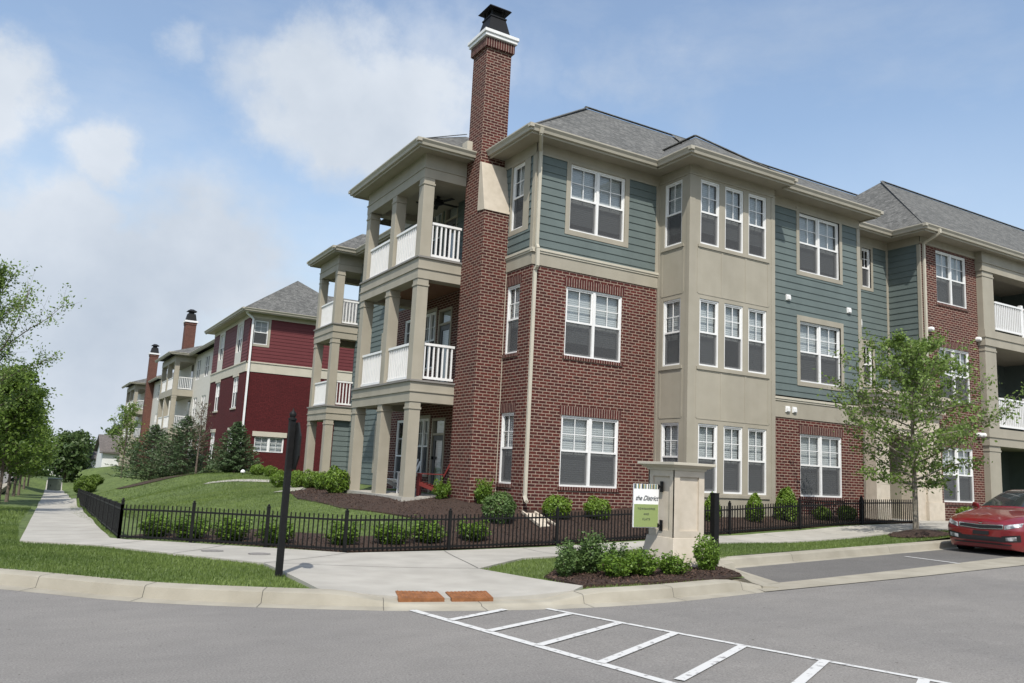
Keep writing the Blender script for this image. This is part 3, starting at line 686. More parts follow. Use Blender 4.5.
# ------------------------------------------------------------------ the corner building
Z1, Z2, Z3 = .80, 3.85, 6.90
H1, H2, H3 = 2.832, 5.883, 8.933
S1, S2, S3 = 1.20, 4.23, 7.27
EZ = 9.40
B = thing('apartment_building', (14,18,.6), 'large corner building in red brick and teal siding with a beige bay and brick chimney', 'apartment building')
wF, wB, wR, wN, wW = Wall('-Y',15.675), Wall('-Y',14.504), Wall('-Y',14.776), Wall('-Y',15.70), Wall('-Y',14.60)
wL, wBL, wP = Wall('-X',9.60), Wall('-X',13.37), Wall('-X',22.85)
wBR, wRR = Wall('+X',16.36), Wall('+X',20.20)
g0 = .2
# --- brick
br = MB()
opsF = [(10.588,12.261,S1,H1),(10.588,12.261,S2,H2)]
flat(br, wF, 9.6, 13.37, g0, 6.26, opsF); br.build('brick_wall', M['brick'], B); br = MB()
opsL = [(16.17,16.758,S1,H1),(16.17,16.758,S2,H2)]
opsLP = [(20.74,21.66,1.28,H1),(19.72,20.55,.72,2.80),(22.33,23.1,.72,H1), (20.74,21.66,4.25,H2),(19.72,20.55,3.57,5.86),(22.3,23.0,4.4,H2)]
flat(br, wL, 15.675, 24.0, g0, 6.26, opsL+opsLP); br.build('brick_wall', M['brick'], B); br = MB()
opsR = [(17.616,19.293,S1,H1)]
flat(br, wR, 16.36, 20.20, g0, 3.22, opsR); br.build('brick_wall', M['brick'], B); br = MB()
opsW = [(23.66,25.26,S1,H1),(23.66,25.26,S2,H2),(23.66,25.26,S3,H3)]
flat(br, wW, 22.85, 25.95, g0, 9.02, opsW)
wq = Wall('-Y', 24.0)
br.build('brick_wall', M['brick'], B)
# --- siding
sd = MB()
opF3 = [(10.588,12.261,S3,H3)]
laps(sd, wF, 9.66, 13.33, 6.66, 8.98, [(10.588-.13,12.261+.13,S3-.13,8.98)]); sd.build('siding_wall', M['siding'], B); sd = MB()
opL3 = [(16.17,16.758,S3,H3)]
laps(sd, wL, 15.74, 17.25, 6.66, 8.98, [(15.9,16.79,S3-.12,8.98)] ); sd.build('siding_wall', M['siding'], B); sd = MB()
laps(sd, wR, 16.40, 20.12, 3.80, 8.98, [(17.616,19.293,S2,H2),(17.616,19.293,S3,H3)]); sd.build('siding_wall', M['siding'], B); sd = MB()
wNo = [(21.55,21.98,7.62,8.86),(21.55,21.98,4.6,5.82)]
laps(sd, wN, 20.20, 22.80, 3.9, 8.98, wNo); sd.build('siding_wall', M['siding'], B); sd = MB()
laps(sd, wP, 14.66, 15.70, 3.9, 8.98); sd.build('siding_wall', M['siding'], B); sd = MB()
laps(sd, wL, 18.05, 24.0, 6.26, 8.98, [(20.74,21.66,7.3,8.9),(19.72,20.55,6.62,8.9)])
sd.build('siding_wall', M['siding'], B)
sd = MB(); wS = Wall('-X', 10.25); wS2 = Wall('-Y', 24.0)
laps(sd, wS, 24.0, 29.2, .4, 8.98, [(25.6,26.4,1.3,2.83),(25.6,26.4,4.3,5.88)]); 
sd.build('siding_wall', M['siding'], B)
# --- beige flat panels, frieze, bands, corner boards
tr = MB()
for w, a, b in ((wF, 9.6, 13.37),(wL, 15.675, 17.2),(wR, 16.36, 20.20),(wN, 20.2, 22.85),(wL, 17.9, 24.0)):
    w.quad(tr, a, b, .012, 8.98, EZ-.12); w.box(tr, a, b, -.02, .03, 8.95, 9.0)
wW.quad(tr, 22.85, 26.0, .012, 9.02, EZ-.12); wW.box(tr, 22.85, 26.0, -.02, .035, 9.0, 9.06)
wP.quad(tr, 14.60, 15.70, .012, 8.98, EZ-.12)
ts_ = MB(); wS.quad(ts_, 24.0, 29.2, .012, 8.98, EZ-.12); ts_.build('trim', M['trim'], B)
# panel beside the third floor windows
for a, b in ((10.588-.125,10.588-.0),(12.261,12.261+.125)): wF.box(tr, a, b, -.05, .024, S3-.12, 8.96)
wF.box(tr, 10.588, 12.261, -.05, .024, H3, 8.96); wF.box(tr, 10.588, 12.261, -.05, .024, S3-.12, S3)
wL.box(tr, 16.758, 16.80, -.05, .024, S3-.12, 8.96); wL.box(tr, 15.90, 16.17, -.05, .022, S3-.12, 8.96); wL.box(tr, 16.17, 16.758, -.05, .022, S3-.12, S3); wL.box(tr, 16.17, 16.758, -.05, .022, H3, 8.96)
# corner boards
wF.box(tr, 9.60, 9.72, -.03, .03, 6.66, 8.96); wL.box(tr, 15.66, 15.78, -.03, .03, 6.66, 8.96); wF.box(tr, 13.27, 13.37, -.03, .028, 6.66, 8.96)
wR.box(tr, 20.06, 20.20, -.03, .03, 3.80, 8.96); wR.box(tr, 16.36, 16.44, -.03, .024, 3.80, 8.96); wP.box(tr, 14.585, 14.69, -.03, .03, 3.9, 8.96); wN.box(tr, 22.74, 22.85, -.03, .024, 3.9, 8.96); wL.box(tr, 23.86, 24.0, -.03, .03, g0, 8.96)
wN.box(tr, 20.2, 20.28, -.03, .02, 3.9, 8.96)
# mid bands
for w, a, b, z0, z1 in ((wF, 9.59, 13.37, 6.26, 6.60),(wL, 15.66, 16.86, 6.26, 6.60),(wR, 16.36, 20.21, 3.22, 3.70)):
    bd_ = MB(); w.box(bd_, a, b, -.03, .022, z0, z1); bd_.build('band', M['trim'], B)
tr.build('trim', M['trim'], B)
tl = MB()
for w, a, b, z in ((wF, 9.54, 13.37, 6.60),(wL, 15.61, 16.86, 6.60),(wR, 16.36, 20.26, 3.70)):
    w.box(tl, a, b, -.03, .062, z-.002, z+.055); w.box(tl, a, b, -.03, .042, z-.05, z-.004); tl.build('band_moulding', M['trim_lt'], B); tl = MB()
# side walls facing +X (return faces)
rt = MB()
flat(rt, wRR, 14.776, 15.70, g0, EZ); flat(rt, wBR, 14.504, 14.776, g0, EZ)
rt.build('return_wall', M['trim'], B)
# --- the bay
by = MB()
bayw = [(13.727,14.370),(14.561,15.208),(15.394,16.054)]
opsB = [(a,b,z0,z1) for a, b in bayw for z0, z1 in ((S1,H1),(S2,H2),(S3,H3))]
flat(by, wB, 13.37, 16.36, g0, EZ-.12, opsB, reveal=.1)
opsBL = [(14.795,15.43,z0,z1) for z0, z1 in ((S1,H1),(S2,H2),(S3,H3))]
flat(by, wBL, 14.504, 15.675, g0, EZ-.12, opsBL, reveal=.1)
by.build('bay_panel', M['trim'], B)
bt = MB()
for w, a, b, c0, c1 in ((wB,13.37,16.36,13.66,16.12),(wBL,14.504,15.675,14.72,15.50)):
    s = .0 if w is wB else 0
    for z0, z1 in ((S1,H1),(S2,H2),(S3,H3)):
        w.box(bt, c0-.02, c1+.02, -.02, .03, z0-.10, z0-.03)
    w.box(bt, a-(.025 if w is wB else -.001), b, -.02, .024, 8.99, 9.03)
    for zz in ((H1+.12,S2-.12),(H2+.12,S3-.12)):
        for z in zz: w.box(bt, c0, c1, -.02, .009, z-.014, z+.014)
        for u in ((c0,c1) if w is wBL else (c0, 14.466, 15.30, c1)): w.box(bt, u-.03, u+.03, -.02, .008, zz[0]+.015, zz[1]-.015)
    for u0_, u1_ in ((a, c0-.12), (c1+.10, b)):
        w.box(bt, u0_-(.0125 if (w is wB and u0_ == a) else 0), u1_, -.02, .011, g0, 8.985)
bt.build('bay_trim', M['trim'], B)
# --- windows
rb = random.Random(3)
for zz, st, bl in (((S1,H1),1,1.0),((S2,H2),2,.80),((S3,H3),3,.87)):
    z0, z1 = zz
    window(B, wF, 10.588, 12.261, z0, z1, 2, blind=bl, sill='brick' if st < 3 else None)
    window(B, wL, 16.17, 16.758, z0, z1, 1, blind=1 if st < 3 else .9, sill='brick' if st < 3 else None)
    for a, b in bayw: window(B, wB, a, b, z0, z1, 1, blind=(1.0, 1.0 if a != 14.561 else .55, .80)[st-1])
    window(B, wBL, 14.795, 15.43, z0, z1, 1, blind=(1,1,.80)[st-1])
    window(B, wR, 17.616, 19.293, z0, z1, 2, blind=(1,1,.9)[st-1], sill='brick' if st == 1 else None, trim=.115 if st > 1 else None)
    window(B, wW, 23.66, 25.26, z0, z1, 2, blind=(1,1,.95)[st-1], sill='brick')
for o in wNo: window(B, wN, *o, 1, blind=.0, trim=.10)
# porch wall windows and doors
def door(bld, w, u0, u1, z0, z1):
    mb = MB(); w.box(mb, u0, u0+.06, -.1, .02, z0, z1); w.box(mb, u1-.06, u1, -.1, .02, z0, z1); w.box(mb, u0+.06, u1-.06, -.1, .02, z1-.06, z1); w.box(mb, u0+.06, u1-.06, -.1, .01, z1-.46, z1-.40)
    d = mb.build('door', M['trim'], bld)
    lf = MB(); w.box(lf, u0+.06, u0+.19, -.07, -.02, z0, z1-.46); w.box(lf, u1-.19, u1-.06, -.07, -.02, z0, z1-.46); w.box(lf, u0+.19, u1-.19, -.07, -.02, z1-.60, z1-.46); w.box(lf, u0+.19, u1-.19, -.07, -.02, z0, z0+.25)
    lf.build('door_leaf', M['door'], d)
    g = MB(); w.quad(g, u0+.19, u1-.19, -.04, z0+.25, z1-.60); w.quad(g, u0+.06, u1-.06, -.05, z1-.40, z1-.06); g.build('pane', M['glass'], d)
    g = MB(); w.quad(g, u0+.06, u1-.06, -.12, z0, z1); g.build('blind', M['blind'], d)
    h = MB(); w.box(h, u1-.16, u1-.12, -.02, .04, z0+.98, z0+1.06); h.build('handle', M['black'], d)
    return d
for (zd, zw0, zw1) in ((.72,1.28,H1),(3.57,4.25,H2),(6.62,7.3,8.9)):
    window(B, wL, 20.74, 21.66, zw0, zw1, 2, blind=.6, trim=.07); door(B, wL, 19.72, 20.55, zd, zw1-.02)
window(B, wL, 22.33, 23.1, .72, H1, 1, blind=0); window(B, wL, 22.3, 23.0, 4.4, H2, 1, blind=1.0)
window(B, wS, 25.6, 26.4, 1.3, 2.83, 1, blind=1, trim=.1); window(B, wS, 25.6, 26.4, 4.3, 5.88, 1, blind=1, trim=.1)
# --- chimney
ch = MB(); ch.box(8.9,9.62,16.85,17.93,g0,7.75); ch.box(8.9,9.62,17.2,17.93,7.75,12.12)
ch.box(8.87,9.65,17.17,17.96,12.12,12.40)
ch.box(9.0,9.62,17.2,17.93,9.05,9.2) if False else None
cho = ch.build('chimney', M['brick'], B)
c2 = MB(); c2.box(8.84,9.68,17.14,17.99,12.15,12.38); c2.build('soldier_course', M['soldier'], cho)
sh = MB(); sh.hexa([(8.88,16.82,7.73),(9.625,16.82,7.73),(9.625,17.205,7.78),(8.88,17.205,7.78),(8.88,17.10,9.02),(9.625,17.10,9.02),(9.625,17.205,9.05),(8.88,17.205,9.05)]); sh.build('stone_shoulder', M['stone'], cho, bevel=.01)
cp = MB(); cp.box(8.79,9.73,17.09,18.04,12.40,12.49); cp.box(8.76,9.76,17.06,18.07,12.49,12.58); cp.build('cap', M['white'], cho, bevel=.01)
fl = MB(); 
def frus(mb, cx, cy, a, b, z0, z1): mb.hexa([(cx-a,cy-a,z0),(cx+a,cy-a,z0),(cx+a,cy+a,z0),(cx-a,cy+a,z0),(cx-b,cy-b,z1),(cx+b,cy-b,z1),(cx+b,cy+b,z1),(cx-b,cy+b,z1)])
frus(fl, 9.26,17.565,.34,.22,12.58,13.12); fl.box(9.02,9.5,17.325,17.805,13.12,13.16)
for sx in (-1,1):
    for sy in (-1,1): fl.box(9.26+sx*.19-.015,9.26+sx*.19+.015,17.565+sy*.19-.015,17.565+sy*.19+.015,13.16,13.34)
fl.box(9.12,9.40,17.425,17.705,13.16,13.33); frus(fl, 9.26,17.565,.33,.30,13.34,13.38); frus(fl, 9.26,17.565,.30,.10,13.38,13.52)
fl.build('flue', M['flue'], cho, recalc=True)
fs = MB(); fs.box(9.62,9.78,17.15,17.2,9.45,9.80); fs.box(9.60,9.95,17.12,17.2,9.3,9.62); fs.build('flashing', M['trim_lt'], cho); fs = MB(); fs.box(8.75,8.9,17.7,17.98,9.3,9.75); fs.build('flashing', M['trim_lt'], cho)
cl = MB(); wL.box(cl, 16.835, 16.85, -.01, .012, .6, 7.73); cl.build('caulk_joint', M['trim_lt'], cho)
# --- stacked balconies on the side street
PX0, PX1, PY0, PY1 = 7.75, 9.60, 17.95, 21.92
def balcony_stack(PX0, PX1, PY0, PY1, colys, right_col=None, fill=False):
    po = MB(); po.box(PX0-.05, PX1, PY0-.02, PY1+.05, .1, .77); po.build('porch_slab', M['concrete'], B)
    for zd, zc in ((.70,3.02),(3.57,6.04),(6.62,8.62)):
        for y in colys: column(B, PX0, y, zd+.06 if zd < 1 else zd-.02, zc)
        if right_col: column(B, right_col, PY0, zd+.06 if zd < 1 else zd-.02, zc)
    for z0, z1 in ((3.02,3.55),(6.04,6.60)):
        b_ = MB(); b_.box(PX0-.02, PX1, PY0-.02, PY0+.33, z0, z0+.24); b_.box(PX0-.02, PX0+.33, PY0+.33, PY1+.02, z0, z0+.24); b_.box(PX0, PX1, PY1-.3, PY1, z0, z0+.24)
        b_.box(PX0-.045, PX1, PY0-.045, PY0+.33, z0+.24, z0+.27); b_.box(PX0-.045, PX0+.33, PY0+.33, PY1+.045, z0+.24, z0+.27)
        b_.box(PX0-.02, PX1, PY0-.02, PY0+.33, z0+.27, z1-.045); b_.box(PX0-.02, PX0+.33, PY0+.33, PY1+.02, z0+.27, z1-.045)
        b_.build('beam', M['trim'], B)
        dk = MB(); dk.box(PX0-.06, PX1, PY0-.06, PY1+.06, z1-.045, z1); dk.build('deck', M['deck'], B)
        cg = MB(); cg.box(PX0+.3, PX1, PY0+.3, PY1-.3, z0+.22, z0+.235); cg.build('ceiling', M['soffit'] if z0 < 5 else M['woodceil'], B)
        wf = Wall('-Y', PY0+.10); ws = Wall('-X', PX0+.10)
        ys = sorted(colys)
        for a, b in zip(ys, ys[1:]): railing(B, ws, a+.29, b, z1-.02)
        railing(B, wf, PX0+.29, right_col if right_col else PX1-.7, z1-.02)
    # top beam and ceiling
    b_ = MB(); b_.box(PX0-.01, PX1, PY0-.01, PY0+.34, 8.62, 8.86); b_.box(PX0-.01, PX0+.34, PY0+.34, PY1+.01, 8.62, 8.86); b_.box(PX0, PX1, PY1-.34, PY1, 8.62, 8.86)
    b_.box(PX0-.03, PX1, PY0-.03, PY0+.34, 8.86, 8.89); b_.box(PX0-.03, PX0+.34, PY0+.34, PY1+.03, 8.86, 8.89)
    b_.box(PX0-.0, PX1, PY0-.0, PY0+.34, 8.89, EZ-.16); b_.box(PX0-.0, PX0+.34, PY0+.34, PY1, 8.89, EZ-.16); b_.build('beam', M['trim'], B)
    cg = MB(); cg.box(PX0+.3, PX1+.0, PY0+.3, PY1-.2, 8.80, 8.82); cg.build('ceiling', M['soffit'], B)
M['deck'] = mat('grey_deck_edge', (.20,.19,.175), .8)
M['woodceil'] = mat('stained_ceiling', (.16,.075,.045), .7, col2=(.2,.1,.06), nscale=6)
balcony_stack(PX0, PX1, PY0, PY1, (17.95, 19.72, 21.63))
balcony_stack(9.3, 10.9, 29.05, 31.3, (29.05, 31.01), right_col=10.45)
# small solid panel beside the far porch on the ground floor
sd = MB(); wq = Wall('-Y', 29.2); laps(sd, wq, 9.66, 10.45, .7, 3.02); sd.build('siding_wall', M['siding'], B); sd = MB()
sd.build('siding_wall', M['siding'], B)
cf = MB(); cf.lathe([(.05,8.80),(.05,8.7),(.16,8.69),(.16,8.6),(.06,8.56)], (8.9,19.6,0), 12); 
for k in range(5): t=2*math.pi*k/5; cf.bar((8.9+.12*math.cos(t),19.6+.12*math.sin(t),8.63),(8.9+.6*math.cos(t),19.6+.6*math.sin(t),8.63),.12,.012)
cf.build('ceiling_fan', M['black'], B)
lm = MB(); wL.box(lm, 22.03, 22.13, 0, .04, 2.5, 2.75); lm.bar(wL.p(22.08,.03,2.7), wL.p(22.08,.16,2.78), .025,.025)
lm.lathe([(.03,2.30),(.09,2.36),(.12,2.62),(.14,2.64),(.05,2.72),(.02,2.80)], wL.p(22.08,.16,0), 8); lm.build('coach_lamp', M['black'], B)
# --- stone entry portico in the recess
st = MB(); wE = Wall('-Y', 14.42)
opE = [(20.85,22.12,g0,3.0)]
flat(st, wE, 19.99+.24, 22.52, g0, 3.62, opE, reveal=.5); wE.box(st, 22.52, 23.20, -.18, .06, g0, 3.2); wE.box(st, 22.49, 23.24, -.15, .10, g0, 1.18)
wE.box(st, 20.21, 20.83, -.3, .05, g0, 1.18); wE.box(st, 20.21, 20.40, -.3, .04, 1.18, 3.2)
for z in (1.75,2.32,2.89): pass
flat(st, Wall('+X',23.20), 14.36, 14.60, g0, 3.2); flat(st, Wall('-X',20.23), 14.42, 14.78, g0, 3.62)
st.build('stone_portico', M['stone'], B)
sj = MB()
for z in (1.62,2.06,2.5,2.94): wE.box(sj, 22.53, 23.19, .055, .0615, z, z+.012); wE.box(sj, 20.42, 20.84, -.005, .002, z, z+.012)
sj.build('stone_joints', M['trim'], B)
co = MB(); 
for z0, z1, d in ((3.2,3.62,.03),(3.62,3.74,.12),(3.74,3.95,.20),(3.95,4.12,.30),(4.12,4.22,.38)):
    wE.box(co, 20.21-.0-d*.6, 23.2+d*.4, -1.28, d, z0, z1)
co.build('cornice', M['stone'], B)
dr = MB(); wDr = Wall('-Y', 18.4); wDr.quad(dr, 20.85, 22.12, 0, g0, 3.0); dr.box(20.83,20.86,14.92,18.4,g0,3.0); dr.box(22.11,22.14,14.92,18.4,g0,3.0); dr.box(20.85,22.12,14.92,18.4,2.98,3.0); dr.box(20.85,22.12,14.92,18.4,g0,.63); dr.build('entry_recess', M['trim_dk'] if 'trim_dk' in M else M['soffit'], B)
dd = MB(); wDr.box(dd, 21.0, 21.95, 0, .05, .62, 2.75); dd.build('door', M['door'], B)
# --- right hand wing porch
wG = Wall('-Y', 14.40)
for zd, zc in ((.6,2.99),(3.52,6.16),(6.65,8.6)): column(B, 25.82, 14.40, zd, zc, .62); column(B, 30.4, 14.40, zd, zc, .5)
for z0, z1 in ((2.99,3.54),(6.16,6.67),(8.6,EZ-.13)):
    b_ = MB(); b_.box(25.78,31,14.36,14.8,z0,z0+.26); b_.box(25.75,31,14.33,14.8,z0+.26,z0+.29); b_.box(25.78,31,14.36,14.8,z0+.29,z1); b_.build('beam', M['trim'], B)
    if z1 < 8: 
        d_ = MB(); d_.box(25.9,31,14.45,16.6,z1-.05,z1-.01); d_.build('deck', M['deck'], B)
        rl = railing(B, wG, 26.44, 28.05, z1, 1.0, .105); rl = railing(B, wG, 28.17, 30.4, z1, 1.0, .105)
        p_ = MB(); p_.box(28.05,28.17,14.40,14.52,z1,z1+1.1); p_.build('newel', M['white'], B, bevel=.01)
bw = MB(); wH = Wall('-Y',16.6); laps(bw, wH, 25.95, 31, g0, 9.2, [(26.6,27.4,1.2,H1),(26.6,27.4,S2,H2),(26.6,27.4,S3,H3)]); bw.build('siding_wall', M['siding'], B)
for z0, z1 in ((S1,H1),(S2,H2),(S3,H3)): window(B, wH, 26.6, 27.4, z0, z1, 1, blind=0, trim=.1)
sw = MB(); flat(sw, Wall('+X',25.95), 14.6, 16.6, g0, 9.2); sw.build('brick_wall', M['brick'], B)
for z in (8.85,6.2,3.05): pc = MB(); pc.box(25.95,31,14.8,16.6,z,z+.02); pc.build('ceiling', M['soffit'], B)
# far side of the building, plain
bk = MB(); bk.box(9.7,31,24.4,24.6,g0,9.2); bk.box(30.95,31.1,14.6,24.6,g0,9.2); bk.box(10.3,20,29.1,29.25,g0,9.2); bk.box(10.95,11.1,29.25,31.3,g0,9.2); bk.box(19.9,20.1,24,29.2,g0,9.2); bk.build('siding_wall', M['siding'], B)
fb = MB()
for z in (Z1,Z2,Z3): fb.box(10.6,30.9,16.7,24.3,z-.3,z-.02); fb.box(11.2,19.8,24.6,29.0,z-.3,z-.02)
fb.build('floor_slab', M['dark'], B)
# --- roof
OVX, OVY = 9.15, 15.21
rf = MB(); P_ = .735
hip(rf, OVX, 33, OVY, 25.0, EZ, P_, 'x', '1')
zr = EZ+P_*4.94
# roof part over the projecting wall right of the bay
roof_faces(rf, [[(16.35,14.26,EZ),(20.36,14.26,EZ),(20.36,20.06,zr+.01),(17.6,20.06,zr+.01)],[(15.4,15.21,EZ),(16.35,14.26,EZ),(17.6,20.06,zr+.01)]]); rf.face([(20.36,14.26,EZ),(20.36,15.21,EZ),(20.36,20.06,zr)])
# bay hip
hip(rf, 12.92, 16.43, 13.99, 20, EZ+.003, .74, 'y', '1')
# right wing hip
hip(rf, 22.36, 46, 14.10, 23.3, EZ+.006, .80, 'x', '1')
# balcony hips
hip(rf, 7.40, 14.5, 17.55, 22.33, EZ+.004, .62, 'x', '1')
hip(rf, 8.98, 12.6, 28.66, 31.74, EZ+.004, .72, 'x')
hip(rf, 9.85, 20.5, 22.0, 29.6, EZ, .6, 'x')
rfo = rf.build('roof', M['shingle'], B)
# hip caps
hc = MB()
def cap_line(a, b): hc.bar(Vector(a)+Vector((0,0,-.004)), Vector(b)+Vector((0,0,-.004)), .09, .022)
cap_line((OVX,OVY,EZ),(OVX+4.94,20.06,zr)); cap_line((14.0,20.06,zr),(33,20.06,zr)); cap_line((16.43,13.99,EZ),(14.63,15.7,EZ+1.33)); cap_line((14.63,15.7,EZ+1.33),(14.63,17.0,EZ+1.33))
cap_line((22.36,14.10,EZ),(26.92,18.66,EZ+3.712)); cap_line((26.92,18.66,EZ+3.712),(46,18.66,EZ+3.712)); cap_line((7.40,17.55,EZ),(9.78,19.94,EZ+1.556))
hc.build('ridge_cap', M['shingle'], rfo)
eaves(B, [(OVX,17.55),(OVX,OVY),(12.92,OVY),(12.92,13.99),(16.43,13.99),(16.43,14.26),(20.36,14.26),(20.36,OVY),(22.36,OVY),(22.36,14.10),(46,14.10)], EZ, .5)
eaves(B, [(14.5,22.33),(7.40,22.33),(7.40,17.55),(8.9,17.55)], EZ, .5)
eaves(B, [(9.85,28.66),(9.85,22.5)], EZ, .5); eaves(B, [(9.85,31.74),(8.98,31.74),(8.98,28.66),(10.6,28.66)], EZ, .5); 
# soffits
sf = MB(); zs = EZ-.165
for x0,x1,y0,y1 in ((OVX,9.62,OVY,17.55),(9.62,12.92,OVY,15.70),(12.92,13.38,13.99,15.70),(13.38,16.43,13.99,14.52),(16.43,20.36,14.26,14.80),(20.22,22.36,OVY,15.75),(22.36,22.90,14.10,15.75),(22.90,46,14.10,14.62),(7.40,9.62,17.55,17.97),(7.40,7.80,17.97,22.33),(7.80,10.3,21.90,22.33),(9.85,10.3,22.33,28.66),(8.98,9.35,28.66,31.74),(9.35,10.6,28.66,29.1),(9.35,10.3,31.25,31.74)):
    sf.face([(x0,y0,zs),(x1,y0,zs),(x1,y1,zs),(x0,y1,zs)])
sf.build('soffit', M['trim'], B)
# --- downspouts, vents, camera, brackets
def spout(pts, w=.075):
    mb = MB()
    for a, b in zip(pts, pts[1:]): mb.bar(a, b, w, w*.8, up=(0,-1,.01))
    return mb.build('downspout', M['trim_lt'], B)
spout([(9.35,15.08,9.33),(9.35,15.12,9.20),(9.66,15.60,9.02),(9.66,15.60,6.72),(9.66,15.54,6.62),(9.66,15.54,6.2),(9.66,15.63,6.12),(9.66,15.63,.95),(9.58,15.42,.84)])
spout([(22.95,14.0,9.33),(22.95,14.0,9.2),(22.98,14.55,9.0),(22.98,14.55,4.25)])
spout([(9.9,24.9,9.3),(10.2,24.9,9.1),(10.2,24.9,.7)])
def vent(w, u, z, s=.16):
    mb = MB(); w.box(mb, u-s/2, u+s/2, 0, .05, z-s/2, z+s/2); w.box(mb, u-s*.36, u+s*.36, .05, .08, z-s*.36, z+s*.25); return mb.build('vent_cover', M['white'], B, bevel=.006)
for u, z in ((17.15,6.45),(19.65,6.45),(17.10,3.44),(17.36,3.44)): vent(wR, u, z)
vent(wN, 21.35, 6.45, .24)
def hood(u, z):
    mb = MB(); mb.lathe([(.0,-.0),(.09,.0),(.09,.16),(.03,.22)], wW.p(u,0,z), 10, 'y'); 
    mb2 = MB(); mb2.lathe([(.075,.0),(.075,-.09),(.055,-.14),(.01,-.16)], wW.p(u,0,z), 12, 'y'); return mb2.build('vent_hood', M['white'], B, smooth=True)
for u, z in ((23.2,6.35),(25.72,6.35),(25.55,3.3),(25.78,3.3)): hood(u, z)

# ------------------------------------------------------------------ fences
def fence(name_label, pts, post_at, h=.62, sp_=.082, cap=.06):
    root = thing('picket_fence', (pts[0][0], pts[0][1], hland(*pts[0])), name_label, 'fence')
    zA, zB = hland(*pts[0]), hland(*pts[1]); LA_ = math.hypot(pts[1][0]-pts[0][0], pts[1][1]-pts[0][1])
    def P(x, y, z): return Vector((x, y, (hland(x, y) if len(pts) > 2 else zA+(zB-zA)*math.hypot(x-pts[0][0], y-pts[0][1])/LA_)+z))
    allp = []
    for seg, nposts in zip(zip(pts, pts[1:]), post_at):
        a, b = seg; L = math.hypot(b[0]-a[0], b[1]-a[1])
        for i in range(nposts):
            p = (a[0]+(b[0]-a[0])*i/nposts, a[1]+(b[1]-a[1])*i/nposts); q = (a[0]+(b[0]-a[0])*(i+1)/nposts, a[1]+(b[1]-a[1])*(i+1)/nposts); allp.append((p,q))
    posts = [allp[0][0]] + [q for _, q in allp]
    for x, y in posts:
        mb = MB(); b = P(x,y,-.1); mb.bar(b, P(x,y,h+cap), .050, .050, up=(0,1,0)); t = P(x,y,h+cap); mb.lathe([(.034,0),(.034,.01),(.016,.018),(.022,.036),(.010,.052)] if cap > .03 else [(.034,0),(.034,.01),(.016,.014)], t, 8); mb.build('post', M['black'], root)
    for p, q in allp:
        mb = MB(); L = math.hypot(q[0]-p[0], q[1]-p[1]); n = int(L/sp_)
        for z in (.07, h-.085): mb.bar(P(*p,z), P(*q,z), .026, .030)
        for i in range(1, n):
            x, y = p[0]+(q[0]-p[0])*i/n, p[1]+(q[1]-p[1])*i/n
            mb.bar(P(x,y,.035), P(x,y,h), .018, .018, up=(0,1,0))
        mb.build('picket_panel', M['black'], root)
    return root
fence('low black metal picket fence running along the grass edge of the long sidewalk', [FENCE_A[1], FENCE_A[0]], [15], cap=.0)
fence('low black metal picket fence curving round the corner building garden beside the front walk', FENCE_B, [3,1,6])

